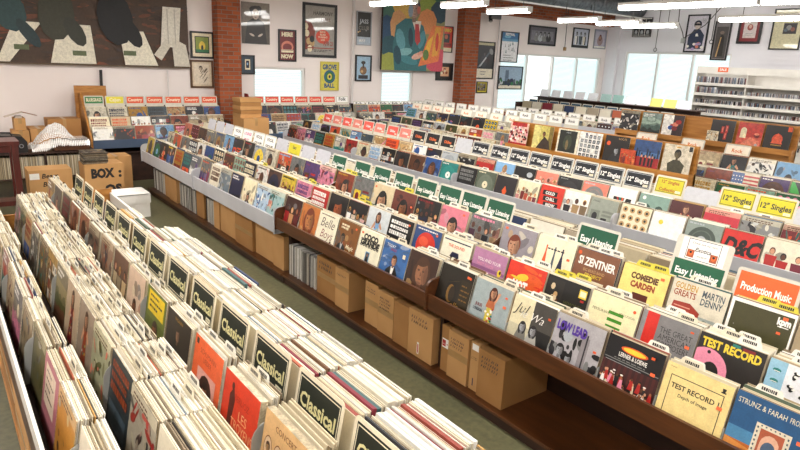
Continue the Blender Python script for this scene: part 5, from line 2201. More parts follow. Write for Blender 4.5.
# boxed sets with thick white spines behind the cards
r8 = random.Random(121)
for j, y in enumerate(R4Y):
    d = 0.0
    fr = rows_frame(1.045, 1.045, y, LEAN0)
    while d < (0.245 if y < 4.3 else 0.12):
        if r8.random() < 0.3:
            t = r8.uniform(0.008, 0.02)
            c = r8.choice(EDGE_D) if r8.random() < 0.2 else r8.choice(['d6d3ca', 'cfc9b8', 'd8d0bc', 'c8c0ac', 'bfbab0', 'dad8d2'])
            c = hx(c) if isinstance(c, str) else c
            BOXSETS.append((fr @ Matrix.Translation((r8.uniform(-0.008, 0.008), d * math.tan(LEAN0) + r8.uniform(0, 0.016), -d)), t, c, j))
        else:
            t = r8.uniform(0.003, 0.005)
            c = r8.choice(EDGE_D) if r8.random() < 0.14 else r8.choice(EDGE)
            PACKED.append((fr @ Matrix.Translation((r8.uniform(-0.004, 0.004), d * math.tan(LEAN0) + max(0.0, r8.gauss(0.002, 0.003)), -d)), t, c))
        d += t + 0.0015

# ------------------------------------------------------------------ cardboard boxes
def carton(x0, y0, z0, x1, y1, z1, label, mat='cardboard', face='w', marks=None, tape=True, lid=False, group=None, name='cardboard_box', rz=0.0):
    """a closed box with flaps, tape and marker writing on the face that looks west (w) or south (s)"""
    cx, cy = (x0 + x1) / 2, (y0 + y1) / 2
    o = empty(name, (cx, cy, z0), label, 'box', group, rz)
    hx_, hy_, hz_ = (x1 - x0) / 2, (y1 - y0) / 2, z1 - z0
    b = MB()
    b.box(-hx_, -hy_, 0, hx_, hy_, hz_ - 0.006, mat=mat)
    b.build('box_body', o)
    if lid:
        b = MB()
        b.box(-hx_ - 0.012, -hy_ - 0.012, hz_ * 0.62, hx_ + 0.012, -hy_ - 0.001, hz_ + 0.006, mat=mat)
        b.box(-hx_ - 0.012, hy_ + 0.001, hz_ * 0.62, hx_ + 0.012, hy_ + 0.012, hz_ + 0.006, mat=mat)
        b.box(-hx_ - 0.012, -hy_ - 0.001, hz_ * 0.62, -hx_ - 0.001, hy_ + 0.001, hz_ + 0.006, mat=mat)
        b.box(hx_ + 0.001, -hy_ - 0.001, hz_ * 0.62, hx_ + 0.012, hy_ + 0.001, hz_ + 0.006, mat=mat)
        b.box(-hx_ - 0.012, -hy_ - 0.012, hz_ - 0.0055, hx_ + 0.012, hy_ + 0.012, hz_ + 0.008, mat=mat)
        b.build('lid', o)
    else:
        b = MB()
        b.box(-hx_, -hy_, hz_ - 0.0055, hx_, -0.002, hz_, mat=mat)
        b.box(-hx_, 0.002, hz_ - 0.0055, hx_, hy_, hz_, mat=mat)
        b.build('flap', o)
    if tape:
        b = MB()
        if face == 'w':
            b.box(-hx_ - 0.001, -hy_, hz_ * 0.46, -hx_ - 0.0002, hy_, hz_ * 0.46 + 0.05, mat='tape')
        else:
            b.box(-0.025, -hy_ - 0.001, hz_ * 0.55, 0.025, -hy_ - 0.0002, hz_, mat='tape')
            b.box(-0.025, -hy_, hz_ + 0.0002, 0.025, hy_, hz_ + 0.001, mat='tape')
        b.build('packing_tape', o)
    if marks:
        b = MB()
        w = 2 * (hy_ if face == 'w' else hx_)
        fr = face_west(-hx_ - 0.0012, 0, 0, 0.0) if face == 'w' else face_south(0, -hy_ - 0.0012, 0, 0.0)
        a = Art('white', hz_ / w)
        a.polys = []
        marks(a, hz_ / w)
        a.emit(b, fr, w, mat='paper')
        b.build('marker_writing', o)
    return o


def scrib(seed, n=3, c='charcoal', y=0.82):
    def f(a, h):
        r = random.Random(seed)
        for i in range(n):
            x = 0.12
            while x < 0.75:
                a.poly([(x, h * y - i * 0.13), (x + 0.02, h * y - i * 0.13), (x + 0.05, h * y - i * 0.13 + 0.09), (x + 0.03, h * y - i * 0.13 + 0.09)], c)
                if r.random() < 0.6:
                    a.rect(x, h * y - i * 0.13 + 0.03, x + 0.06, h * y - i * 0.13 + 0.045, c)
                x += r.uniform(0.06, 0.12)
    return f


def sticker_marks(a, h):
    a.rect(0.1, h * 0.52, 0.92, h * 0.72, 'white').rect(0.14, h * 0.55, 0.55, h * 0.69, 'red').ell(0.74, h * 0.61, 0.07, 0.07, 'red')
    a.text('LP 12', 0.34, h * 0.59, 0.1, 'white', maxw=0.34)


def barcode(a, h):
    a.rect(0.4, h * 0.08, 0.48, h * 0.34, 'white').rect(0.42, h * 0.1, 0.46, h * 0.3, 'red')
    scrib(33, 2)(a, h)


def white_top(a, h):
    a.rect(0.15, h * 0.84, 0.85, h * 0.97, 'white')
    scrib(34, 2, 'black', 0.68)(a, h)
    a.rect(0.4, h * 0.1, 0.5, h * 0.26, 'navy')


ZB = 0.101
XB0, XB1 = 2.69, 3.14
UB = [(2.32, 2.55, 'large plain cardboard box beside the empty brown shelf bay', scrib(1, 3), 0.345), (2.56, 2.645, 'narrow box with a white top label and blue mark', white_top, 0.35),
      (2.66, 2.86, 'cardboard box marked with writing and one tape strip, third from the empty bay', scrib(2, 3), 0.35), (2.87, 2.952, 'narrow cardboard box with red heart sticker below the dark gold profile sleeve', sticker_marks, 0.35),
      (3.02, 3.3, 'cardboard box with small red and white barcode strip', barcode, 0.36), (3.52, 3.73, 'cardboard box covered in rows of marker writing', scrib(4, 4), 0.35),
      (3.315, 3.5, 'plain narrow box between the barcode box and the written box', None, 0.34),
      (3.745, 3.93, 'taped cardboard box right of the shelf gap', scrib(5, 2), 0.37), (4.14, 4.36, 'taped cardboard box left of the shelf gap', scrib(6, 1), 0.36), (4.375, 4.72, 'wide plain cardboard box next to the loose records', scrib(7, 2), 0.36),
      (5.38, 5.62, 'narrow box ending the run of loose records under the lip joint', None, 0.36), (5.64, 6.1, 'wide cardboard box under the pale lip, nearest the brown lip', None, 0.36), (6.12, 6.6, 'wide cardboard box under the pale lip, second from the brown lip', None, 0.36),
      (6.62, 7.1, 'wide cardboard box under the pale lip, third from the brown lip', None, 0.35), (7.12, 7.3, 'narrow cardboard box under the pale lip beside its three wide neighbours', None, 0.35), (7.70, 7.98, 'cardboard box under the far pale bin before the loose records', None, 0.35),
      (8.72, 9.05, 'cardboard box between two runs of loose records at the far end', None, 0.33), (9.07, 9.32, 'smallest cardboard box at the far end of the pale bin', None, 0.33)]
for i, (y0, y1, lab, mk, h) in enumerate(UB):
    dx = (0.0, 0.02, 0.01, 0.03)[i % 4]
    carton(XB0 + dx, y0, ZB, XB1, y1, ZB + h, lab, 'cardboard' if i % 3 else 'cardboard_dark', 'w', mk, tape=i in (2, 5, 7, 8, 9, 12))
r9 = random.Random(131)
for y0, y1 in ((4.76, 5.27), (7.345, 7.6), (8.02, 8.68), (9.36, 9.9)):
    y = y0
    while y < y1:
        t = r9.uniform(0.004, 0.012)
        c = hx(r9.choice(['d8d6d0', 'c4c2bc', 'e8e6e0', 'a8a49c', '8a8680', 'd0c8b8', 'b8b0a4', '6a6660', 'e0dcd2', '4a4644']))
        PACKED.append((face_south(2.72 + REC / 2 + r9.uniform(-0.01, 0.01), y, ZB, 0.0), t, c))
        y += t + 0.0015

# boxes under the near left bin
st = empty('storage_shelf', (0.42, 3.8, 0), 'low wooden shelf holding boxes under the near left bin', 'shelf')
T = Matrix.Translation((-0.42, -3.8, 0))
b = MB()
b.box(0.165, 1.9, 0.18, 0.68, 5.68, 0.2, mat='oak', mtx=T)
b.build('board', st)
for y in (1.95, 3.8, 5.6):
    b = MB()
    b.box(0.2, y, 0, 0.65, y + 0.03, 0.179, mat='oak', mtx=T)
    b.build('support', st)
carton(0.166, 2.76, 0.202, 0.56, 3.38, 0.612, 'brown cardboard box below the white rim at the left edge', 'cardboard', 'w', None)
carton(0.172, 3.42, 0.202, 0.56, 4.3, 0.612, 'darker brown box behind the brown one at the left edge', 'cardboard_dark', 'w', None)
carton(0.18, 2.02, 0.202, 0.56, 2.7, 0.58, 'white storage box below the left rim at the bottom corner', 'cardboard_white', 'w', None, tape=False, lid=True, name='storage_box')


# ------------------------------------------------------------------ far left corner
def bears(a, h):
    a.text('Bears', 0.48, h * 0.78, 0.12, 'black', maxw=0.4, bold=0.02, shear=0.2).text('Bargain', 0.55, h * 0.56, 0.12, 'black', maxw=0.5, bold=0.02, shear=0.2)
    a.rect(0.02, h * 0.76, 0.24, h * 0.92, 'white')


def boxos(a, h):
    a.text('BOX', 0.46, h * 0.68, 0.24, 'black', maxw=0.6, bold=0.06).text(':', 0.9, h * 0.68, 0.24, 'black', bold=0.06).text('OS', 0.7, h * 0.28, 0.24, 'black', maxw=0.45, bold=0.06)


carton(0.99, 9.7, 0.0, 1.53, 10.1, 0.53, 'brown box with two handwritten words and white label on its front', 'cardboard', 's', bears, tape=False)
carton(1.66, 9.5, 0.0, 2.18, 9.9, 0.6, 'brown box printed with big black BOX letters', 'cardboard', 's', boxos, tape=False)
carton(2.02, 10.12, 0.0, 2.45, 10.5, 0.6, 'brown cardboard box standing just behind the BOX lettered one', 'cardboard', 's')
carton(1.72, 8.55, 0.0, 2.27, 8.98, 0.32, 'white lidded storage box on the floor at the aisle end', 'cardboard_white', 's', None, tape=False, lid=True, name='storage_box')
z = 0.603
r10 = random.Random(141)
stk = MB()
for i in range(26):
    t = r10.uniform(0.004, 0.009)
    m_ = Matrix.Translation((1.83 + r10.uniform(-0.012, 0.012), 9.69 + r10.uniform(-0.01, 0.01), z)) @ Matrix.Rotation(r10.uniform(-0.05, 0.05), 4, 'Z')
    c = hx(r10.choice(['3a3632', '6a6258', 'a89c88', '8a7a64', '54504a', 'c4b8a0', '2a2826', '7a6a54']))
    ob = MB()
    ob.box(-0.157, -0.157, 0, 0.157, 0.157, t, c, 'print')
    if i == 25:
        a = m_pnt(r10, 'charcoal', 'grey', 'tan')
        a.emit(ob, Matrix.Translation((0, -0.157, t + 0.0002)), 0.31)
    o = ob.build('flat_record', None, m_)
    tag(o, 'top record of the flat pile on the BOX lettered carton' if i == 25 else 'worn record lying in the flat pile on the BOX lettered carton', 'record', 'flat pile of records on the lettered box')
    z += t + 0.0006

# dark red wooden stand at the left edge
o = empty('wooden_stand', (0.5, 9.2, 0), 'dark red wooden stand at the far left edge', 'stand')
def part(o, nm, *bx, mat='cherry', org=(0, 0, 0)):
    b = MB()
    b.box(*bx, mat=mat, mtx=Matrix.Translation(tuple(-q for q in org)))
    return b.build(nm, o)
G = (0.5, 9.2, 0)
part(o, 'top', 0.1, 9.0, 0.99, 0.86, 9.45, 1.04, org=G)
for x in (0.12, 0.77):
    for y in (9.01, 9.36):
        part(o, 'leg', x, y, 0, x + 0.075, y + 0.075, 0.989, org=G)
part(o, 'shelf', 0.12, 9.09, 0.2, 0.84, 9.355, 0.26, org=G)
part(o, 'rail', 0.2, 9.015, 0.9, 0.765, 9.04, 0.985, org=G)

# long low shelf with loose records, turntable and wrap on top
o = empty('low_shelf', (1.35, 10.6, 0), 'low dark shelf of loose records behind the handwritten box', 'shelf')
G = (1.35, 10.6, 0)
part(o, 'board', 0.62, 10.4, 0.28, 1.98, 10.8, 0.3, mat='dark_board', org=G)
part(o, 'top', 0.6, 10.38, 0.655, 2.0, 10.8, 0.675, mat='dark_board', org=G)
for x in (0.6, 1.3, 1.98):
    part(o, 'upright', x, 10.4, 0, x + 0.018, 10.8, 0.279, mat='dark_board', org=G)
    part(o, 'upright', x, 10.4, 0.301, x + 0.018, 10.8, 0.654, mat='dark_board', org=G)
for xa, xb in ((0.63, 1.28), (1.33, 1.96)):
    x = xa
    while x < xb:
        t = r9.uniform(0.004, 0.012)
        c = hx(r9.choice(['d0c4a8', 'b8a888', 'e0d6c0', 'a89878', '8a7a60', 'c8bca0', '6a5c48', '9a9484']))
        PACKED.append((Matrix(((0, 0, -1, x), (-1, 0, 0, 10.42 + REC / 2), (0, 1, 0, 0.301), (0, 0, 0, 1))), t, c))
        x += t + 0.0015
o = empty('turntable', (1.68, 10.58, 0.677), 'brown wooden turntable half covered by bubble wrap', 'turntable')
part(o, 'plinth', -0.24, -0.17, 0.01, 0.24, 0.17, 0.11, mat='walnut')
part(o, 'dust_cover', -0.235, -0.165, 0.1105, 0.235, 0.165, 0.15, mat='black_plastic')
for x in (-0.2, 0.17):
    for y in (-0.14, 0.11):
        part(o, 'foot', x, y, 0.0, x + 0.03, y + 0.03, 0.0095, mat='black_plastic')
# bubble wrap: a crumpled sheet with bubbles
b = MB()
n = 34
grid = {}
for i in range(n + 1):
    for j in range(n + 1):
        u, v = i / n, j / n
        x, y = 1.14 + 0.78 * u, 10.385 + 0.42 * v
        hump = 0.44 * math.exp(-((u - 0.44) / 0.34) ** 2) * (0.55 + 0.45 * math.sin(math.pi * min(1, v * 1.1)))
        zz = 0.68 + hump * 0.9 + 0.05 * noise.noise((u * 5, v * 5, 1.3)) + 0.02 * noise.noise((u * 14, v * 14, 4.0)) + 0.02
        if 1.43 < x < 1.93:
            zz = max(zz, 0.85)
        zz = max(zz, 0.685)
        grid[i, j] = (x + 0.02 * noise.noise((v * 6, u * 6, 2.2)), y + 0.015 * noise.noise((v * 6, u * 6, 7.2)), zz)
for i in range(n):
    for j in range(n):
        b.face([grid[i, j], grid[i + 1, j], grid[i + 1, j + 1], grid[i, j + 1]], mat='bubble')
for i in range(n):     # the edge that hangs down in front
    p, q = grid[i, 0], grid[i + 1, 0]
    k = 0.12 * max(0.0, 1 - i / n * 1.5)
    b.face([(p[0], p[1] - 0.03, max(0.682, p[2] - 0.1 - k)), (q[0], q[1] - 0.03, max(0.682, q[2] - 0.1 - k)), q, p], mat='bubble')
o = b.build('bubble_wrap')
tag(o, 'crumpled heap of white bubble wrap over the brown turntable', 'bubble wrap')
md = o.modifiers.new('smooth', 'SUBSURF')
md.levels = 1
md.render_levels = 1
# work table behind with parcels and a black case
o = empty('work_table', (1.0, 11.3, 0), 'narrow table under the conduit holding parcels and brown cartons', 'table')
G = (1.0, 11.3, 0)
part(o, 'tabletop', 0.1, 10.95, 0.72, 2.02, 11.7, 0.75, mat='oak', org=G)
for x in (0.15, 1.9):
    for y in (11.0, 11.62):
        part(o, 'leg', x, y, 0, x + 0.05, y + 0.05, 0.719, mat='oak', org=G)
carton(1.5, 11.25, 0.751, 1.98, 11.65, 1.07, 'plain brown carton left of the oak side of the country bin', 'cardboard_dark', 's')
carton(1.22, 11.05, 0.751, 1.47, 11.5, 0.95, 'brown carton at the middle of the narrow table', 'cardboard', 's')
carton(0.98, 11.0, 0.751, 1.2, 11.35, 0.93, 'pale parcel taped across its front below the paper flyer', 'cardboard', 's')
carton(1.02, 11.02, 0.936, 1.17, 11.3, 1.12, 'small tan parcel standing on the pale taped parcel', 'cardboard', 's')
b = MB()
b.face([(0.9, 11.0, 1.14), (1.14, 11.0, 1.21), (1.14, 11.2, 1.21), (0.9, 11.2, 1.14)], hx('d8c8b8'), 'paper')
b.face([(1.14, 11.0, 1.21), (1.34, 11.02, 1.15), (1.34, 11.22, 1.15), (1.14, 11.2, 1.21)], hx('b0846a'), 'paper')
b.face([(0.9, 11.2, 1.137), (1.14, 11.2, 1.207), (1.14, 11.0, 1.207), (0.9, 11.0, 1.137)], hx('c8b8a8'), 'paper')
b.face([(1.14, 11.2, 1.207), (1.34, 11.22, 1.147), (1.34, 11.02, 1.147), (1.14, 11.0, 1.207)], hx('a07458'), 'paper')
b.box(1.04, 11.02, 1.122, 1.13, 11.18, 1.15, hx('c0b0a0'), 'paper')
tag(b.build('paper_flyer'), 'folded paper flyer lying on the small tan parcel', 'flyer')
o = empty('equipment_case', (0.8, 10.58, 0.677), 'black equipment case with two pale ring sockets', 'case')
b = MB()
b.prism([(-0.3, 0.0), (0.3, 0.0), (0.3, 0.16), (0.24, 0.24), (-0.2, 0.27), (-0.3, 0.2)], 0.3, mat='black_plastic', axis='y', base=-0.15)
b.build('case_body', o)
for x in (0.1, 0.22):
    b = MB()
    b.tube([(x + 0.025 * math.cos(t * 0.524), -0.158, 0.1 + 0.025 * math.sin(t * 0.524)) for t in range(13)], 0.006, mat='silver_frame', n=6)
    b.build('ring', o)
b = MB()
b.tube([(-0.1, -0.1, 0.262), (-0.08, -0.1, 0.3), (0.1, -0.1, 0.29), (0.12, -0.1, 0.25)], 0.012, mat='black_plastic')
b.build('handle', o)

# boxes stacked by the brick pier
carton(4.47, 10.45, 0.0, 4.97, 10.95, 0.4, 'lowest cardboard box of the stack before the brick pier', 'cardboard', 's')
carton(4.48, 10.46, 0.403, 4.96, 10.94, 0.8, 'second cardboard box of the stack before the brick pier', 'cardboard_dark', 's')
carton(4.47, 10.45, 0.805, 4.96, 10.94, 1.099, 'third cardboard box of the stack before the brick pier', 'cardboard', 's')
for i in range(5):
    carton(4.46 + 0.01 * (i % 2), 10.56, 1.102 + 0.07 * i, 4.86 + 0.01 * (i % 3), 10.92, 1.168 + 0.07 * i, f'flat brown box before the brick pier, {ORD[i + 1]} from the bottom of five', 'cardboard_dark' if i % 2 else 'cardboard', 's', None, tape=False)
b = MB()
b.box(2.0, 11.705, 0.7, 2.5, 11.73, 1.58, mat='oak')
tag(b.build('wood_board'), 'oak board standing behind the green topped card', 'board')


# ------------------------------------------------------------------ framed pictures
def poster(px0, py0, px1, py1, art, label, frame='black_frame', fw=0.035, wall='n', hang=0.0):
    if wall == 'n':
        p, q = on_y(px0, py0, YN - 0.03), on_y(px1, py1, YN - 0.03)
        p2, q2 = on_y(px1, py0, YN - 0.03), on_y(px0, py1, YN - 0.03)
        x0, x1 = (p.x + q2.x) / 2, (q.x + p2.x) / 2
        z0, z1 = (q.z + q2.z) / 2, (p.z + p2.z) / 2
        M_ = face_south((x0 + x1) / 2, YN - 0.002, z0, 0.0)
        w = x1 - x0
    else:
        p, q = on_x(px0, py0, XE - 0.03), on_x(px1, py1, XE - 0.03)
        p2, q2 = on_x(px1, py0, XE - 0.03), on_x(px0, py1, XE - 0.03)
        y0, y1 = (q.y + p2.y) / 2, (p.y + q2.y) / 2
        z0, z1 = (q.z + q2.z) / 2, (p.z + p2.z) / 2
        M_ = face_west(XE - 0.025, (y0 + y1) / 2, z0, 0.0)
        w = y1 - y0
    h = z1 - z0
    o = empty('framed_poster', M_.translation, label, 'picture')
    L = M_.copy()
    L.translation = (0, 0, 0)
    if frame:
        b = MB()
        b.box(-w / 2, 0, 0, -w / 2 + fw, h, 0.03, mat=frame, mtx=L)
        b.box(w / 2 - fw, 0, 0, w / 2, h, 0.03, mat=frame, mtx=L)
        b.box(-w / 2 + fw, 0, 0, w / 2 - fw, fw, 0.03, mat=frame, mtx=L)
        b.box(-w / 2 + fw, h - fw, 0, w / 2 - fw, h, 0.03, mat=frame, mtx=L)
        b.build('frame', o)
    else:
        fw = 0.0
    iw = w - 2 * fw
    a = art((h - 2 * fw) / iw)
    b = MB()
    b.box(-iw / 2, fw, 0.004, iw / 2, h - fw, 0.012, hx('e8e4dc'), 'paper', L)
    a.emit(b, L @ Matrix.Translation((0, fw, 0.0125)), iw, mat='print_glazed', dz=0.00012)
    b.build('print', o)
    return o


def pa(base):
    def deco(f):
        def g(h):
            a = Art(base, h)
            f(a, h, random.Random(str(base) + f.__name__))
            return a
        return g
    return deco


@pa('cream')
def p_matgreen(a, h, r):
    a.rect(0.14, 0.16, 0.86, h - 0.14, 'black').rect(0.18, 0.2, 0.82, h - 0.18, hx('8a9a3a'))
    a.ell(0.5, 0.5, 0.16, 0.24, 'yellow').ell(0.5, 0.42, 0.06, 0.14, 'black').rect(0.18, 0.2, 0.82, 0.34, 'green')


@pa(hx('dccbb0'))
def p_sketch(a, h, r):
    a.rect(0.1, 0.08, 0.9, h - 0.08, hx('e4d8c4'))
    head(a, 0.45, h * 0.72, 0.16, hx('dcccb4'), hx('6a5a4a'))
    for i in range(9):
        x, y = r.uniform(0.2, 0.7), r.uniform(0.15, h * 0.6)
        a.poly([(x, y), (x + 0.03, y), (x + 0.2, y + 0.2), (x + 0.17, y + 0.22)], hx('7a6a58'))


@pa(hx('8a8278'))
def p_portrait(a, h, r):
    a.rect(0, 0, 1, h * 0.5, hx('5c544c'))
    a.poly([(0.1, 0.0), (0.9, 0.0), (0.8, h * 0.52), (0.6, h * 0.62), (0.4, h * 0.62), (0.2, h * 0.52)], hx('2e2a2a'))
    a.ell(0.5, h * 0.8, 0.2, 0.16, 'black').ell(0.36, h * 0.86, 0.09, 0.05, 'black', 8, 0.6).ell(0.64, h * 0.88, 0.09, 0.05, 'black', 8, -0.6)
    a.ell(0.5, h * 0.72, 0.12, 0.17, hx('d0c4b8')).ell(0.45, h * 0.74, 0.02, 0.014, 'black', 6).ell(0.55, h * 0.74, 0.02, 0.014, 'black', 6).ell(0.5, h * 0.65, 0.04, 0.014, 'maroon', 6)
    a.ell(0.36, h * 0.22, 0.1, 0.035, hx('d0c4b8'), 10, -0.4).ell(0.66, h * 0.22, 0.1, 0.035, hx('d0c4b8'), 10, 0.5)


@pa(hx('7c2c30'))
def p_here(a, h, r):
    a.text('HERE', 0.5, h - 0.3, 0.22, 'cream', maxw=0.8, bold=0.06).text('NOW', 0.5, 0.1, 0.22, 'cream', maxw=0.8, bold=0.06)
    a.ell(0.5, h * 0.46, 0.4, 0.34, 'salmon', 20).ell(0.5, h * 0.44, 0.3, 0.22, hx('8a3a3c'), 18).rect(0.1, h * 0.26, 0.9, h * 0.36, 'cream').rect(0.12, h * 0.33, 0.88, h * 0.345, hx('7c2c30'))


@pa(hx('a8a49c'))
def p_silver(a, h, r):
    a.poly([(0, h * 0.1), (0.28, h * 0.1), (0.34, h * 0.5), (0.2, h * 0.66), (0, h * 0.7)], hx('8a4030'))
    for i in range(6):
        a.ell(r.uniform(0.02, 0.3), r.uniform(h * 0.12, h * 0.6), 0.08, 0.1, r.choice(['maroon', 'tan', 'cream', 'black']), 9)
    a.ell(0.6, h * 0.38, 0.24, 0.2, hx('e0583c'), 20)
    for i in range(4):
        a.text(('ROCK', 'BLUES', 'TONIGHT', 'LIVE')[i], 0.6, h * 0.46 - i * 0.075, 0.05, 'cream', maxw=0.34, bold=0.02)
    a.text('HARMONY', 0.6, h * 0.82, 0.1, hx('5a5450'), maxw=0.66, bold=0.02, shear=0.15).text('HALL', 0.7, h * 0.7, 0.1, hx('7a4a40'), maxw=0.4, shear=0.15)
    a.text('APR 21', 0.78, h * 0.2, 0.12, hx('a84a38'), maxw=0.34, bold=0.03).rect(0.02, h * 0.13, 0.98, h * 0.15, hx('a84a38')).lines(0.3, h * 0.09, 0.95, 2, 0.04, 'charcoal', r, 0.5)


@pa(hx('3c5060'))
def p_small(a, h, r):
    a.rect(0.3, h * 0.2, 0.72, h * 0.82, 'cream').rect(0.38, h * 0.3, 0.64, h * 0.74, 'navy').ell(0.5, h * 0.55, 0.06, 0.1, 'sky')


@pa(hx('d8cf5a'))
def p_psy(a, h, r):
    a.text('GROVE', 0.5, h - 0.34, 0.24, hx('2c5a8a'), maxw=0.84, bold=0.05).text('BALL', 0.5, 0.1, 0.2, hx('2c5a8a'), maxw=0.8, bold=0.05)
    a.ell(0.5, h * 0.48, 0.34, 0.34, hx('2c6a8a'), 20).ell(0.5, h * 0.48, 0.24, 0.25, 'green', 18).ell(0.5, h * 0.48, 0.14, 0.16, hx('d8cf5a'), 14).ell(0.5, h * 0.48, 0.06, 0.08, 'navy')


@pa(hx('2c2c2a'))
def p_dark(a, h, r):
    a.text('JASS', 0.5, h * 0.66, 0.24, 'silver', maxw=0.8, bold=0.02).text('CLUB', 0.5, h * 0.46, 0.22, hx('8a867a'), maxw=0.76)
    a.rect(0, 0, 1, h * 0.24, hx('b8c4d0')).text('MAY', 0.4, h * 0.08, 0.16, 'white', maxw=0.5, bold=0.03)
    for i in range(10):
        a.ell(r.random(), r.uniform(h * 0.28, h * 0.45), 0.06, 0.05, r.choice(['charcoal', 'grey', 'tan']), 7)


@pa(hx('a8c4d8'))
def p_pot(a, h, r):
    a.ell(0.5, h * 0.4, 0.26, 0.26, hx('8a6a4a')).ell(0.5, h * 0.74, 0.16, 0.1, 'black').rect(0.44, h * 0.5, 0.56, h * 0.8, hx('4a4038')).ell(0.4, h * 0.36, 0.1, 0.08, 'tan').rect(0.15, 0.05, 0.85, h * 0.2, 'charcoal')


@pa(hx('d84a30'))
def p_red(a, h, r):
    a.text('MAMBO', 0.5, h - 0.3, 0.2, 'yellow', maxw=0.84, bold=0.05).rect(0.2, h * 0.36, 0.8, h * 0.72, 'black').ell(0.5, h * 0.6, 0.14, 0.14, hx('c86a40')).rect(0.05, h * 0.2, 0.95, h * 0.34, hx('8a2a24')).rect(0, 0, 1, h * 0.16, 'cream')


@pa('black')
def p_orange(a, h, r):
    a.rect(0.24, h * 0.2, 0.8, h * 0.82, hx('e8b890'))
    for i in range(7):
        a.ell(r.uniform(0.3, 0.74), r.uniform(h * 0.28, h * 0.74), 0.08, 0.07, r.choice(['rust', 'cream', 'salmon', 'brown']), 8)


@pa(hx('26282e'))
def p_horn(a, h, r):
    a.rect(0, 0, 1, h * 0.26, 'ivory').rect(0, h * 0.93, 1, h, hx('c8c2a0')).lines(0.3, h * 0.16, 0.7, 2, 0.1, 'grey', r, 0.4)
    a.poly([(0.12, h * 0.3), (0.2, h * 0.28), (0.86, h * 0.76), (0.8, h * 0.8)], 'slate').ell(0.86, h * 0.76, 0.1, 0.14, 'grey', 12, 0.7)
    head(a, 0.5, h * 0.68, 0.13, hx('5a5a62'), 'black')
    a.ell(0.46, h * 0.46, 0.2, 0.24, hx('3a3c44'))
    a.poly([(0.2, h * 0.32), (0.3, h * 0.32), (0.62, h * 0.58), (0.56, h * 0.6)], 'silver')


@pa(hx('d8c84a'))
def p_yel(a, h, r):
    a.rect(0.08, 0.08, 0.92, h - 0.08, hx('8a7a38'))
    for i in range(12):
        a.ell(r.uniform(0.15, 0.85), r.uniform(0.15, h - 0.15), 0.1, 0.08, r.choice(['charcoal', 'navy', 'mustard', 'brown', 'grey']), 7)


@pa(hx('e8e8ea'))
def p_bluetop(a, h, r):
    a.rect(0, h * 0.7, 1, h, hx('3a7aa8')).rect(0, h * 0.7, 1, h * 0.78, hx('6aa0c0')).ell(0.35, h * 0.86, 0.2, 0.06, hx('7ab4d0')).text('FESTIVAL', 0.5, h * 0.9, 0.1, 'white', maxw=0.7, bold=0.03)
    for i in range(12):
        x, y = r.uniform(0.2, 0.8), r.uniform(h * 0.28, h * 0.62)
        a.poly([(x, y), (x + 0.05, y), (x + 0.02, y + 0.14)], r.choice(['slate', 'grey', 'charcoal', 'teal']))
    a.lines(0.15, h * 0.2, 0.85, 3, 0.1, 'grey', r, 0.35)


@pa(hx('9ab0c4'))
def p_city(a, h, r):
    a.rect(0, 0, 1, h * 0.14, 'ivory').poly([(0.26, h * 0.2), (0.44, h * 0.2), (0.42, h * 0.86), (0.28, h * 0.86)], hx('6a7c90')).rect(0, h * 0.14, 1, h * 0.34, hx('3a5048'))
    for i in range(18):
        a.ell(r.random(), r.uniform(h * 0.18, h * 0.44), 0.06, 0.06, r.choice(['slate', 'charcoal', 'navy', 'green', 'silver']), 7)
    for i in range(6):
        a.rect(0.29, h * (0.5 + i * 0.055), 0.41, h * (0.52 + i * 0.055), hx('48586c'))


@pa(hx('6c6870'))
def p_group(a, h, r):
    a.rect(0.06, 0.08, 0.94, h - 0.08, hx('8a8890'))
    for i in range(4):
        x = 0.26 + 0.16 * i
        a.ell(x, h * 0.34, 0.1, h * 0.22, r.choice(['charcoal', 'silver', 'grey']))
        head(a, x, h * 0.58, 0.08, 'silver', r.choice(['charcoal', 'grey']))


@pa(hx('c8ccd8'))
def p_three(a, h, r):
    for i in range(3):
        x = 0.22 + 0.27 * i
        a.poly([(x - 0.09, 0.08), (x + 0.09, 0.08), (x + 0.12, h * 0.6), (x - 0.12, h * 0.6)], ['white', 'slate', 'ivory'][i])
        a.poly([(x + 0.02, 0.08), (x + 0.1, 0.08), (x + 0.1, h * 0.6), (x + 0.04, h * 0.6)], 'charcoal')
        head(a, x, h * 0.72, 0.1, 'silver', 'black')
    a.rect(0, 0, 1, 0.06, 'black')


@pa(hx('a8a8bc'))
def p_lady(a, h, r):
    a.rect(0, 0, 1, h * 0.1, 'white').rect(0.08, h * 0.14, 0.92, h * 0.94, hx('c4c0cc')).ell(0.5, h * 0.4, 0.26, 0.26, hx('a89090'))
    head(a, 0.5, h * 0.6, 0.18, 'skin', hx('8a4a4a'), 0, True)


@pa('white')
def p_set(a, h, r):
    for j in range(2):
        for i in range(3):
            x, y = 0.02 + i * 0.33, h * (0.03 + j * 0.5)
            a.rect(x, y, x + 0.3, y + h * 0.42, 'charcoal').ell(x + 0.15, y + h * 0.2, 0.08, h * 0.12, 'silver', 9).ell(x + 0.15, y + h * 0.06, 0.12, h * 0.07, 'grey', 9)


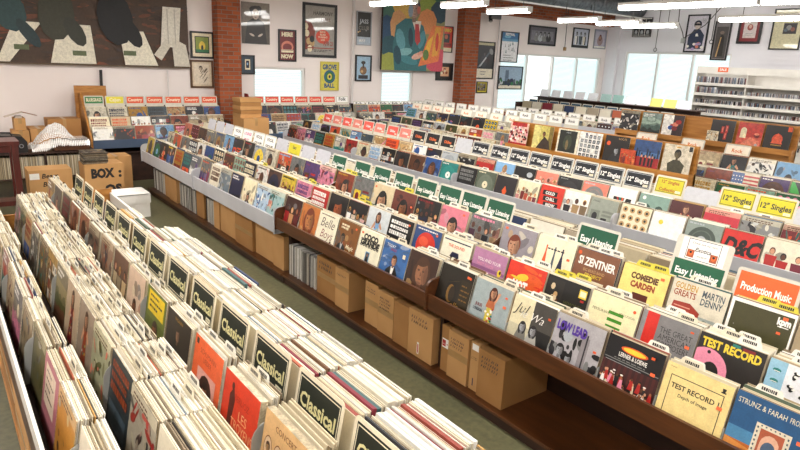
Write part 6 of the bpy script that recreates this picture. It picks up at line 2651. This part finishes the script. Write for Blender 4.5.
@pa(hx('d8d4dc'))
def p_shades(a, h, r):
    a.poly([(0.1, 0.1), (0.85, 0.1), (0.9, h * 0.45), (0.66, h * 0.62), (0.34, h * 0.62), (0.08, h * 0.4)], hx('3a4660'))
    a.ell(0.5, h * 0.76, 0.2, 0.2, hx('2a3044')).ell(0.5, h * 0.72, 0.15, 0.17, hx('d8c8c0')).rect(0.33, h * 0.73, 0.67, h * 0.79, 'black').poly([(0.44, h * 0.42), (0.6, h * 0.42), (0.56, h * 0.5), (0.46, h * 0.5)], 'white')
    for i in range(10):
        a.ell(r.uniform(0.05, 0.95), r.uniform(0.04, h * 0.22), 0.09, 0.07, r.choice(['salmon', 'lilac', 'white', 'white', 'maroon']), 7)
    a.lines(0.7, h * 0.9, 0.96, 3, 0.07, 'grey', r, 0.4)


@pa(hx('8a8484'))
def p_thin(a, h, r):
    a.rect(0.08, 0.06, 0.92, h - 0.3, hx('5a5654')).poly([(0.3, 0.2), (0.75, 0.2), (0.7, h * 0.6), (0.5, h * 0.7), (0.32, h * 0.5)], hx('3a3634')).poly([(0.25, 0.15), (0.35, 0.15), (0.5, h * 0.6), (0.42, h * 0.6)], 'tan').ell(0.5, h * 0.72, 0.16, 0.12, hx('8a7a70'))


@pa(hx('8e2a30'))
def p_redmat(a, h, r):
    a.rect(0.16, 0.18, 0.84, h - 0.18, hx('dcd0cc')).ell(0.5, h * 0.6, 0.16, 0.17, hx('a85a50'), 14).ell(0.5, h * 0.63, 0.08, 0.1, hx('d8b0a0')).lines(0.3, h * 0.32, 0.7, 2, 0.08, 'grey', r, 0.3)


@pa(hx('d8d2b0'))
def p_cream(a, h, r):
    a.rect(0.36, h * 0.38, 0.84, h * 0.66, 'charcoal').ell(0.56, h * 0.54, 0.1, 0.1, 'grey').ell(0.7, h * 0.5, 0.08, 0.08, hx('8a5a4a')).ell(0.46, h * 0.48, 0.07, 0.07, 'slate')


poster(190.5, 31.5, 214, 58.5, p_matgreen, 'cream matted picture with green and yellow scene left of the pier', 'black_frame')
poster(190.5, 60, 213.5, 88, p_sketch, 'brown framed pale sketch left of the pier', 'brown_frame')
poster(241.7, 2.5, 270, 44, p_portrait, 'unframed grey portrait of dark haired person with folded arms', None)
poster(278.7, 29.5, 296.5, 61.5, p_here, 'maroon HERE NOW poster in black frame', 'black_frame', 0.03)
poster(303, 3.5, 337, 57.5, p_silver, 'large silver concert poster in thick black frame', 'black_frame', 0.055)
poster(240.5, 55, 255, 74.3, p_small, 'small dark blue framed picture right of the brick pier', 'black_frame', 0.025)
poster(320.7, 61.7, 339, 90.5, p_psy, 'yellow and blue swirling poster beside the small window', 'yellow_frame', 0.02)
poster(356.7, 11.3, 371.7, 45.5, p_dark, 'dark poster with pale lettering right of the white pipe', 'silver_frame', 0.02)
poster(355.5, 55, 371.7, 81.3, p_pot, 'black framed pale blue picture of a brown pot', 'black_frame')
poster(440, 26, 453, 52.5, p_red, 'red and yellow poster partly behind the figure painting', 'black_frame', 0.02)
poster(436.3, 63, 453, 80.5, p_orange, 'black framed small orange photo below the red poster', 'black_frame', 0.03)
poster(475, 41.5, 494.3, 79, p_horn, 'black poster of a horn player with white foot', 'black_frame', 0.03)
poster(476.7, 81.5, 487.5, 93, p_yel, 'tiny yellow picture below the horn player poster', 'black_frame', 0.02)
poster(501, 31.7, 518.5, 62.5, p_bluetop, 'white poster with a blue top', 'black_frame', 0.025)
poster(498.3, 66, 522.5, 89.5, p_city, 'blue grey tower scene in black frame beside the wide window', 'black_frame', 0.03)
poster(529, 26, 556.5, 45.5, p_group, 'wide grey group photo above the wide window', 'black_frame', 0.05)
poster(573, 28, 589, 48, p_three, 'photo of three standing figures above the wide window', 'black_frame', 0.035)
poster(594.5, 29.5, 606.5, 49, p_lady, 'small lilac portrait in the wall corner', 'silver_frame', 0.03)
poster(633.5, 17.7, 652, 37, p_set, 'set of six black and white photos on the east wall', 'black_frame', 0.015, 'e')
poster(686, 14.5, 708, 52.5, p_shades, 'poster of person in dark glasses on the east wall', 'black_frame', 0.04, 'e')
poster(713, 21, 729.5, 60.5, p_thin, 'tall narrow grey poster on the east wall', 'black_frame', 0.035, 'e')
poster(738.5, 15.5, 762, 43.8, p_redmat, 'red matted picture on the east wall', 'black_frame', 0.06, 'e')
poster(772, 8.5, 803, 50, p_cream, 'wide cream matted picture at the right edge', 'black_frame', 0.035, 'e')


# big painted boards on the north wall
def canvas(px0, pyb, px1, y, ztop, art, label, depth=0.05):
    p, q = on_y(px0, pyb[0], y), on_y(px1, pyb[1], y)
    x0, x1, z0 = p.x, q.x, (p.z + q.z) / 2
    w, h = x1 - x0, ztop - z0
    o = empty('painting', ((x0 + x1) / 2, y, z0), label, 'painting')
    L = face_south(0, 0, 0, 0.0)
    b = MB()
    b.box(-w / 2, 0, -depth, w / 2, h, 0, hx('3a2a20'), 'paint', L)
    b.build('stretcher', o)
    b = MB()
    art(h / w).emit(b, L @ Matrix.Translation((0, 0, 0.0004)), w, mat='paint', dz=0.00015)
    b.build('painted_canvas', o)
    return o


def board_art(h):
    r = random.Random(151)
    a = Art(hx('4a3628'), h)
    for i in range(240):
        a.ell(r.random(), r.uniform(0, h), r.uniform(0.01, 0.05), r.uniform(0.004, 0.012), mix(hx('4a3628'), P(r.choice(['brown', 'black', 'rust', 'charcoal'])), r.uniform(0.1, 0.45)), 7, r.uniform(-0.3, 0.3))
    cr = hx('e6e0cc')
    w = 1 / 190.0
    # slanted cream panels and tall dark brush blocks
    for x0, x1, x2, x3, y1 in ((0, 11, 42, 18, 41), (47, 90, 87, 57, 41), (119, 154, 140, 115, 38)):
        a.poly([(x0 * w, 2 * w), (x1 * w, 2 * w), (x2 * w, y1 * w), (x3 * w, y1 * w)], cr)
    for x, y, rx, ry, c, ro in ((14, 52, 15, 22, '2a4648', 0.35), (56, 50, 17, 26, '3a3a2c', -0.1), (72, 34, 8, 16, '32342a', 0.5), (112, 50, 18, 28, '17171a', 0.12), (128, 36, 8, 17, '141416', 0.5), (30, 30, 6, 16, '24383c', 0.6)):
        a.ell(x * w, y * w, rx * w, ry * w, hx(c), 11, ro)
    for x, y in ((22, 14), (74, 10), (124, 12)):
        a.rect((x - 6) * w, y * w, (x + 7) * w, (y + 5) * w, hx('5f6a48'))
    a.poly([(158 * w, 24 * w), (178 * w, 22 * w), (182 * w, 66 * w), (162 * w, 66 * w)], hx('ddd8ca'))
    a.poly([(150 * w, 14 * w), (164 * w, 32 * w), (170 * w, 26 * w), (158 * w, 8 * w)], hx('d2ccbc'))
    a.poly([(172 * w, 2 * w), (190 * w, 2 * w), (186 * w, 26 * w), (170 * w, 34 * w)], hx('d2ccbc'))
    for x in (166, 174):
        a.rect(x * w, 26 * w, (x + 1.2) * w, 64 * w, hx('b8b2a4'))
    a.rect(0, 0, 1, 1.5 * w, hx('5a4632'))
    return a


canvas(-3, (66, 66), 189.5, YN - 0.06, 3.35, board_art, 'huge dark brown painted board with cream slanted panels')


def figure_art(h):
    r = random.Random(161)
    a = Art(hx('8a8a5a'), h)
    pats = [(0.15, 0.95, 0.25, 0.14, 'c09a58'), (0.1, 0.72, 0.2, 0.12, '3f6a5a'), (0.3, 0.8, 0.16, 0.12, 'd0a850'), (0.1, 0.5, 0.14, 0.2, '284a6a'), (0.25, 0.55, 0.14, 0.22, 'cf9a64'), (0.12, 0.3, 0.16, 0.14, '24505a'),
            (0.1, 0.1, 0.18, 0.12, '9aa048'), (0.8, 0.95, 0.24, 0.16, '2c5a44'), (0.7, 0.85, 0.16, 0.14, '8a9a3c'), (0.9, 0.8, 0.16, 0.14, '1f3c4c'), (0.7, 0.66, 0.16, 0.16, 'd88a50'), (0.9, 0.15, 0.2, 0.16, 'c84a5c')]
    for x, y, rx, ry, c in pats:
        a.ell(x, y * h, rx, ry, hx(c), 9, r.uniform(-0.5, 0.5))
    a.poly([(0.2, 0), (0.72, 0), (0.74, 0.3 * h), (0.64, 0.6 * h), (0.5, 0.68 * h), (0.34, 0.68 * h), (0.2, 0.58 * h), (0.16, 0.3 * h)], hx('2f6a70'))
    for x, y, rx, ry, c, ro in ((0.28, 0.4, 0.07, 0.14, '5a96a0', 0.3), (0.34, 0.24, 0.14, 0.05, '7ab0b4', 0.2), (0.42, 0.14, 0.16, 0.05, '3f828a', -0.2), (0.24, 0.2, 0.06, 0.12, '1f4a58', 0.2), (0.62, 0.42, 0.05, 0.12, '4a8a94', -0.3), (0.44, 0.44, 0.04, 0.12, '18404c', 0.1)):
        a.ell(x, y * h, rx, ry, hx(c), 10, ro)
    a.poly([(0.45, 0.66 * h), (0.6, 0.66 * h), (0.56, 0.4 * h)], hx('e8d8c8'))
    a.poly([(0.5, 0.62 * h), (0.56, 0.62 * h), (0.6, 0.4 * h), (0.55, 0.34 * h), (0.51, 0.4 * h)], hx('b03434'))
    head(a, 0.48, 0.8 * h, 0.15, hx('d0a894'), hx('4a4a60'))
    a.ell(0.42, 0.78 * h, 0.04, 0.08, hx('8a9aa8'), 8).ell(0.55, 0.8 * h, 0.03, 0.05, hx('c86a58'), 8)
    a.poly([(0.58, 0.06 * h), (0.92, 0.14 * h), (0.99, 0.62 * h), (0.8, 0.62 * h), (0.7, 0.4 * h)], hx('e07a44'))
    a.poly([(0.8, 0.2 * h), (0.9, 0.22 * h), (0.94, 0.6 * h), (0.84, 0.6 * h)], hx('e0a03c')).ell(0.88, 0.4 * h, 0.03, 0.12, hx('c8402c'), 9)
    a.poly([(0.64, 0.14 * h), (0.74, 0.18 * h), (0.82, 0.5 * h), (0.72, 0.4 * h)], hx('e8b43c')).ell(0.7, 0.22 * h, 0.05, 0.07, hx('5a7a3c'), 9)
    a.ell(0.56, 0.2 * h, 0.1, 0.04, hx('e0b09c'), 9, 0.3).ell(0.6, 0.24 * h, 0.05, 0.02, hx('d89a84'), 8, 0.5)
    return a


canvas(381.3, (70, 71.5), 442, YN - 0.2, 3.72, figure_art, 'tall colourful painting of a figure in teal suit holding an orange square', 0.06)

# wires over the east wall, camera and fittings
b = MB()
b.tube([(16.9, 9.62, 4.3), (16.95, 9.6, 3.6), (16.9, 9.4, 3.3), (16.8, 9.3, 3.15)], 0.012, mat='cable', n=6)
b.tube([(16.8, 9.3, 3.15), (16.9, 8.8, 3.5), (17.0, 8.3, 4.2)], 0.012, mat='cable', n=6)
b.box(16.75, 9.26, 3.02, 16.84, 9.34, 3.15, mat='plastic_grey')
tag(b.build('hanging_cable'), 'looping dark cables with a box by the black and white photos', 'cable')
for i, (px, py0, py1, lab) in enumerate(((661, 10, 48, 'thin pull cord with a ring hanging left of the dark glasses poster'), (717, 8, 40, 'thin cord with small grey end beside the narrow poster'))):
    p, q = on_x(px, py0, XE - 0.15), on_x(px - 3, py1, XE - 0.15)
    b = MB()
    b.tube([(p.x, p.y, ZC), (p.x, p.y, p.z), (q.x, p.y, q.z)], 0.01, mat='cable', n=6)
    b.tube([(q.x, p.y, q.z + 0.06 - 0.06 * math.cos(t * 0.6283) - 0.12 + 0.0) if False else (q.x, p.y + 0.05 * math.sin(t * 0.6283), q.z - 0.05 + 0.05 * math.cos(t * 0.6283)) for t in range(11)], 0.01, mat='cable', n=6)
    tag(b.build('pull_cord'), lab, 'cord')
p, q = on_y(567, 24, YN - 0.2), on_y(563.5, 47, YN - 0.2)
b = MB()
b.tube([(p.x, YN - 0.2, ZC), (p.x, YN - 0.2, p.z), (q.x + 0.06, YN - 0.2, q.z)], 0.01, mat='cable', n=6)
b.box(q.x + 0.03, YN - 0.23, q.z - 0.1, q.x + 0.1, YN - 0.17, q.z, mat='tape')
tag(b.build('pull_cord'), 'thin cord with a tan toggle between two photos above the wide window', 'cord')
o = empty('security_camera', on_y(493, 20, YN - 0.25), 'small black security camera by the second brick pier', 'camera')
b = MB()
b.box(-0.06, -0.05, 0.03, 0.3, 0.05, 0.14, mat='black_plastic')
b.build('bracket', o)
b = MB()
b.tube([(-0.03, 0, 0.03), (-0.05, -0.02, -0.03)], 0.05, mat='black_plastic', n=12)
b.tube([(-0.05, -0.02, -0.031), (-0.055, -0.025, -0.045)], 0.035, mat='plastic_grey', n=12)
b.build('dome', o)
o.location.y = YN - 0.2

# ------------------------------------------------------------------ link the records, tabs and packed sleeves
JACKET = [hx('dcd4c2'), hx('cfc4ac'), hx('c0b296')]


def add_record(mb, R, mtx):
    w = R.get('w', REC)
    t = R['t']
    ec = JACKET[hash(R['desc']) % 1 if False else len(R['desc']) % 3]
    mb.box(-w / 2, 0, -t, w / 2, w, 0, ec, 'print', mtx)
    R['art'].emit(mb, mtx @ Matrix.Translation((0, 0, 0.0003)), w, mat=getattr(R['art'], 'mat', 'print'))


RECORDS.sort(key=lambda q: -q['area'])
rest = MB()
for i, R in enumerate(RECORDS):
    if i < 300:
        b = MB()
        add_record(b, R, Matrix.Identity(4))
        o = b.build('record', None, R['m'])
        tag(o, shorten(f"{R['desc']}, {R['where']}"), 'record', R['where'] if 'rack' not in R['where'] else None)
        if R['st']:
            s = MB()
            x, y = rr.choice([(0.11, 0.28), (-0.12, 0.285), (0.12, 0.2)])
            s.box(x - 0.012, y - 0.008, 0.005, x + 0.012, y + 0.008, 0.0053, hx('e8683a'), 'paper')
            so = s.build('price_sticker', o)
            so['label'] = 'small orange price sticker'
    elif R['area'] > 0:
        add_record(rest, R, R['m'])
PACKED = [q for q in PACKED if q[0].translation.y > 0.3]
for m_, t, c in PACKED:
    rest.box(-0.156, 0, -t, 0.156, 0.312, 0, c, 'paper', m_)
o = rest.build('packed_records')
tag(o, 'sleeves packed tightly behind the front records in the bins', 'records', None, 'stuff')


def tab_key(q):
    p = project(q[0].translation)
    if not p or not (-10 < p[0] < 815 and -10 < p[1] < 470):
        return 0
    return 1 / (q[0].translation - Vector((0, 0, CAM_Z))).length


TABS.sort(key=lambda q: -tab_key(q))
tm = {}
for i, (m_, off, where, mt) in enumerate(TABS[:300]):
    if tab_key(TABS[i]) == 0:
        break
    k = (round(off / 0.03), i % 3, mt)
    if k not in tm:
        b = MB()
        ox = k[0] * 0.03
        c = hx('cfc242') if mt == 'yellow' else (hx('e6e1d4') if k[1] else hx('dcd2ba'))
        pts = [(-0.15, 0), (0.15, 0), (0.15, 0.313), (ox + 0.06, 0.313), (ox + 0.05, 0.342), (ox + 0.043, 0.347), (ox - 0.043, 0.347), (ox - 0.05, 0.342), (ox - 0.06, 0.313), (-0.15, 0.313)]
        b.prism(pts, 0.0008, c, 'paper', base=-0.0004)
        rg = random.Random(k[0] * 7 + k[1])
        x = ox - 0.034
        while x < ox + 0.03:
            w = rg.uniform(0.004, 0.009)
            b.face([(x, 0.322, 0.00055), (x + w, 0.322, 0.00055), (x + w, 0.337, 0.00055), (x, 0.337, 0.00055)], hx('2a2826'), 'paper')
            x += w + 0.002
        tm[k] = b.mesh('divider_tab')
    o = bpy.data.objects.new('divider_tab', tm[k])
    COL.objects.link(o)
    o.matrix_world = m_
    tag(o, shorten(f'{mt} divider tab behind the {where}'), 'divider tab', f'{mt} tabs behind the {where}')
bc = {}
for m_, t, c, j in BOXSETS:
    if m_.translation.y < 0.9:
        continue
    k = (round(t, 3), c)
    if k not in bc:
        b = MB()
        b.box(-0.157, 0, -t, 0.157, 0.314, 0, c, 'paper')
        b.box(-0.1575, 0.006, -t + 0.002, -0.1572, 0.308, -0.002, mix(c, (0.2, 0.15, 0.1), 0.3), 'paper')
        bc[k] = b.mesh('box_set')
    o = bpy.data.objects.new('box_set', bc[k])
    COL.objects.link(o)
    o.matrix_world = m_
    br = sum(c)
    nm = 'pale' if br > 1.4 else ('dark red' if c[0] > 2 * c[1] else ('dark' if br < 0.3 else 'coloured'))
    tag(o, f'{nm} box set behind the Classical cards, stack {ORD[j + 1]} from the near end', 'box set', f'{nm} box sets in the {ORD[j + 1]} stack beside the aisle')
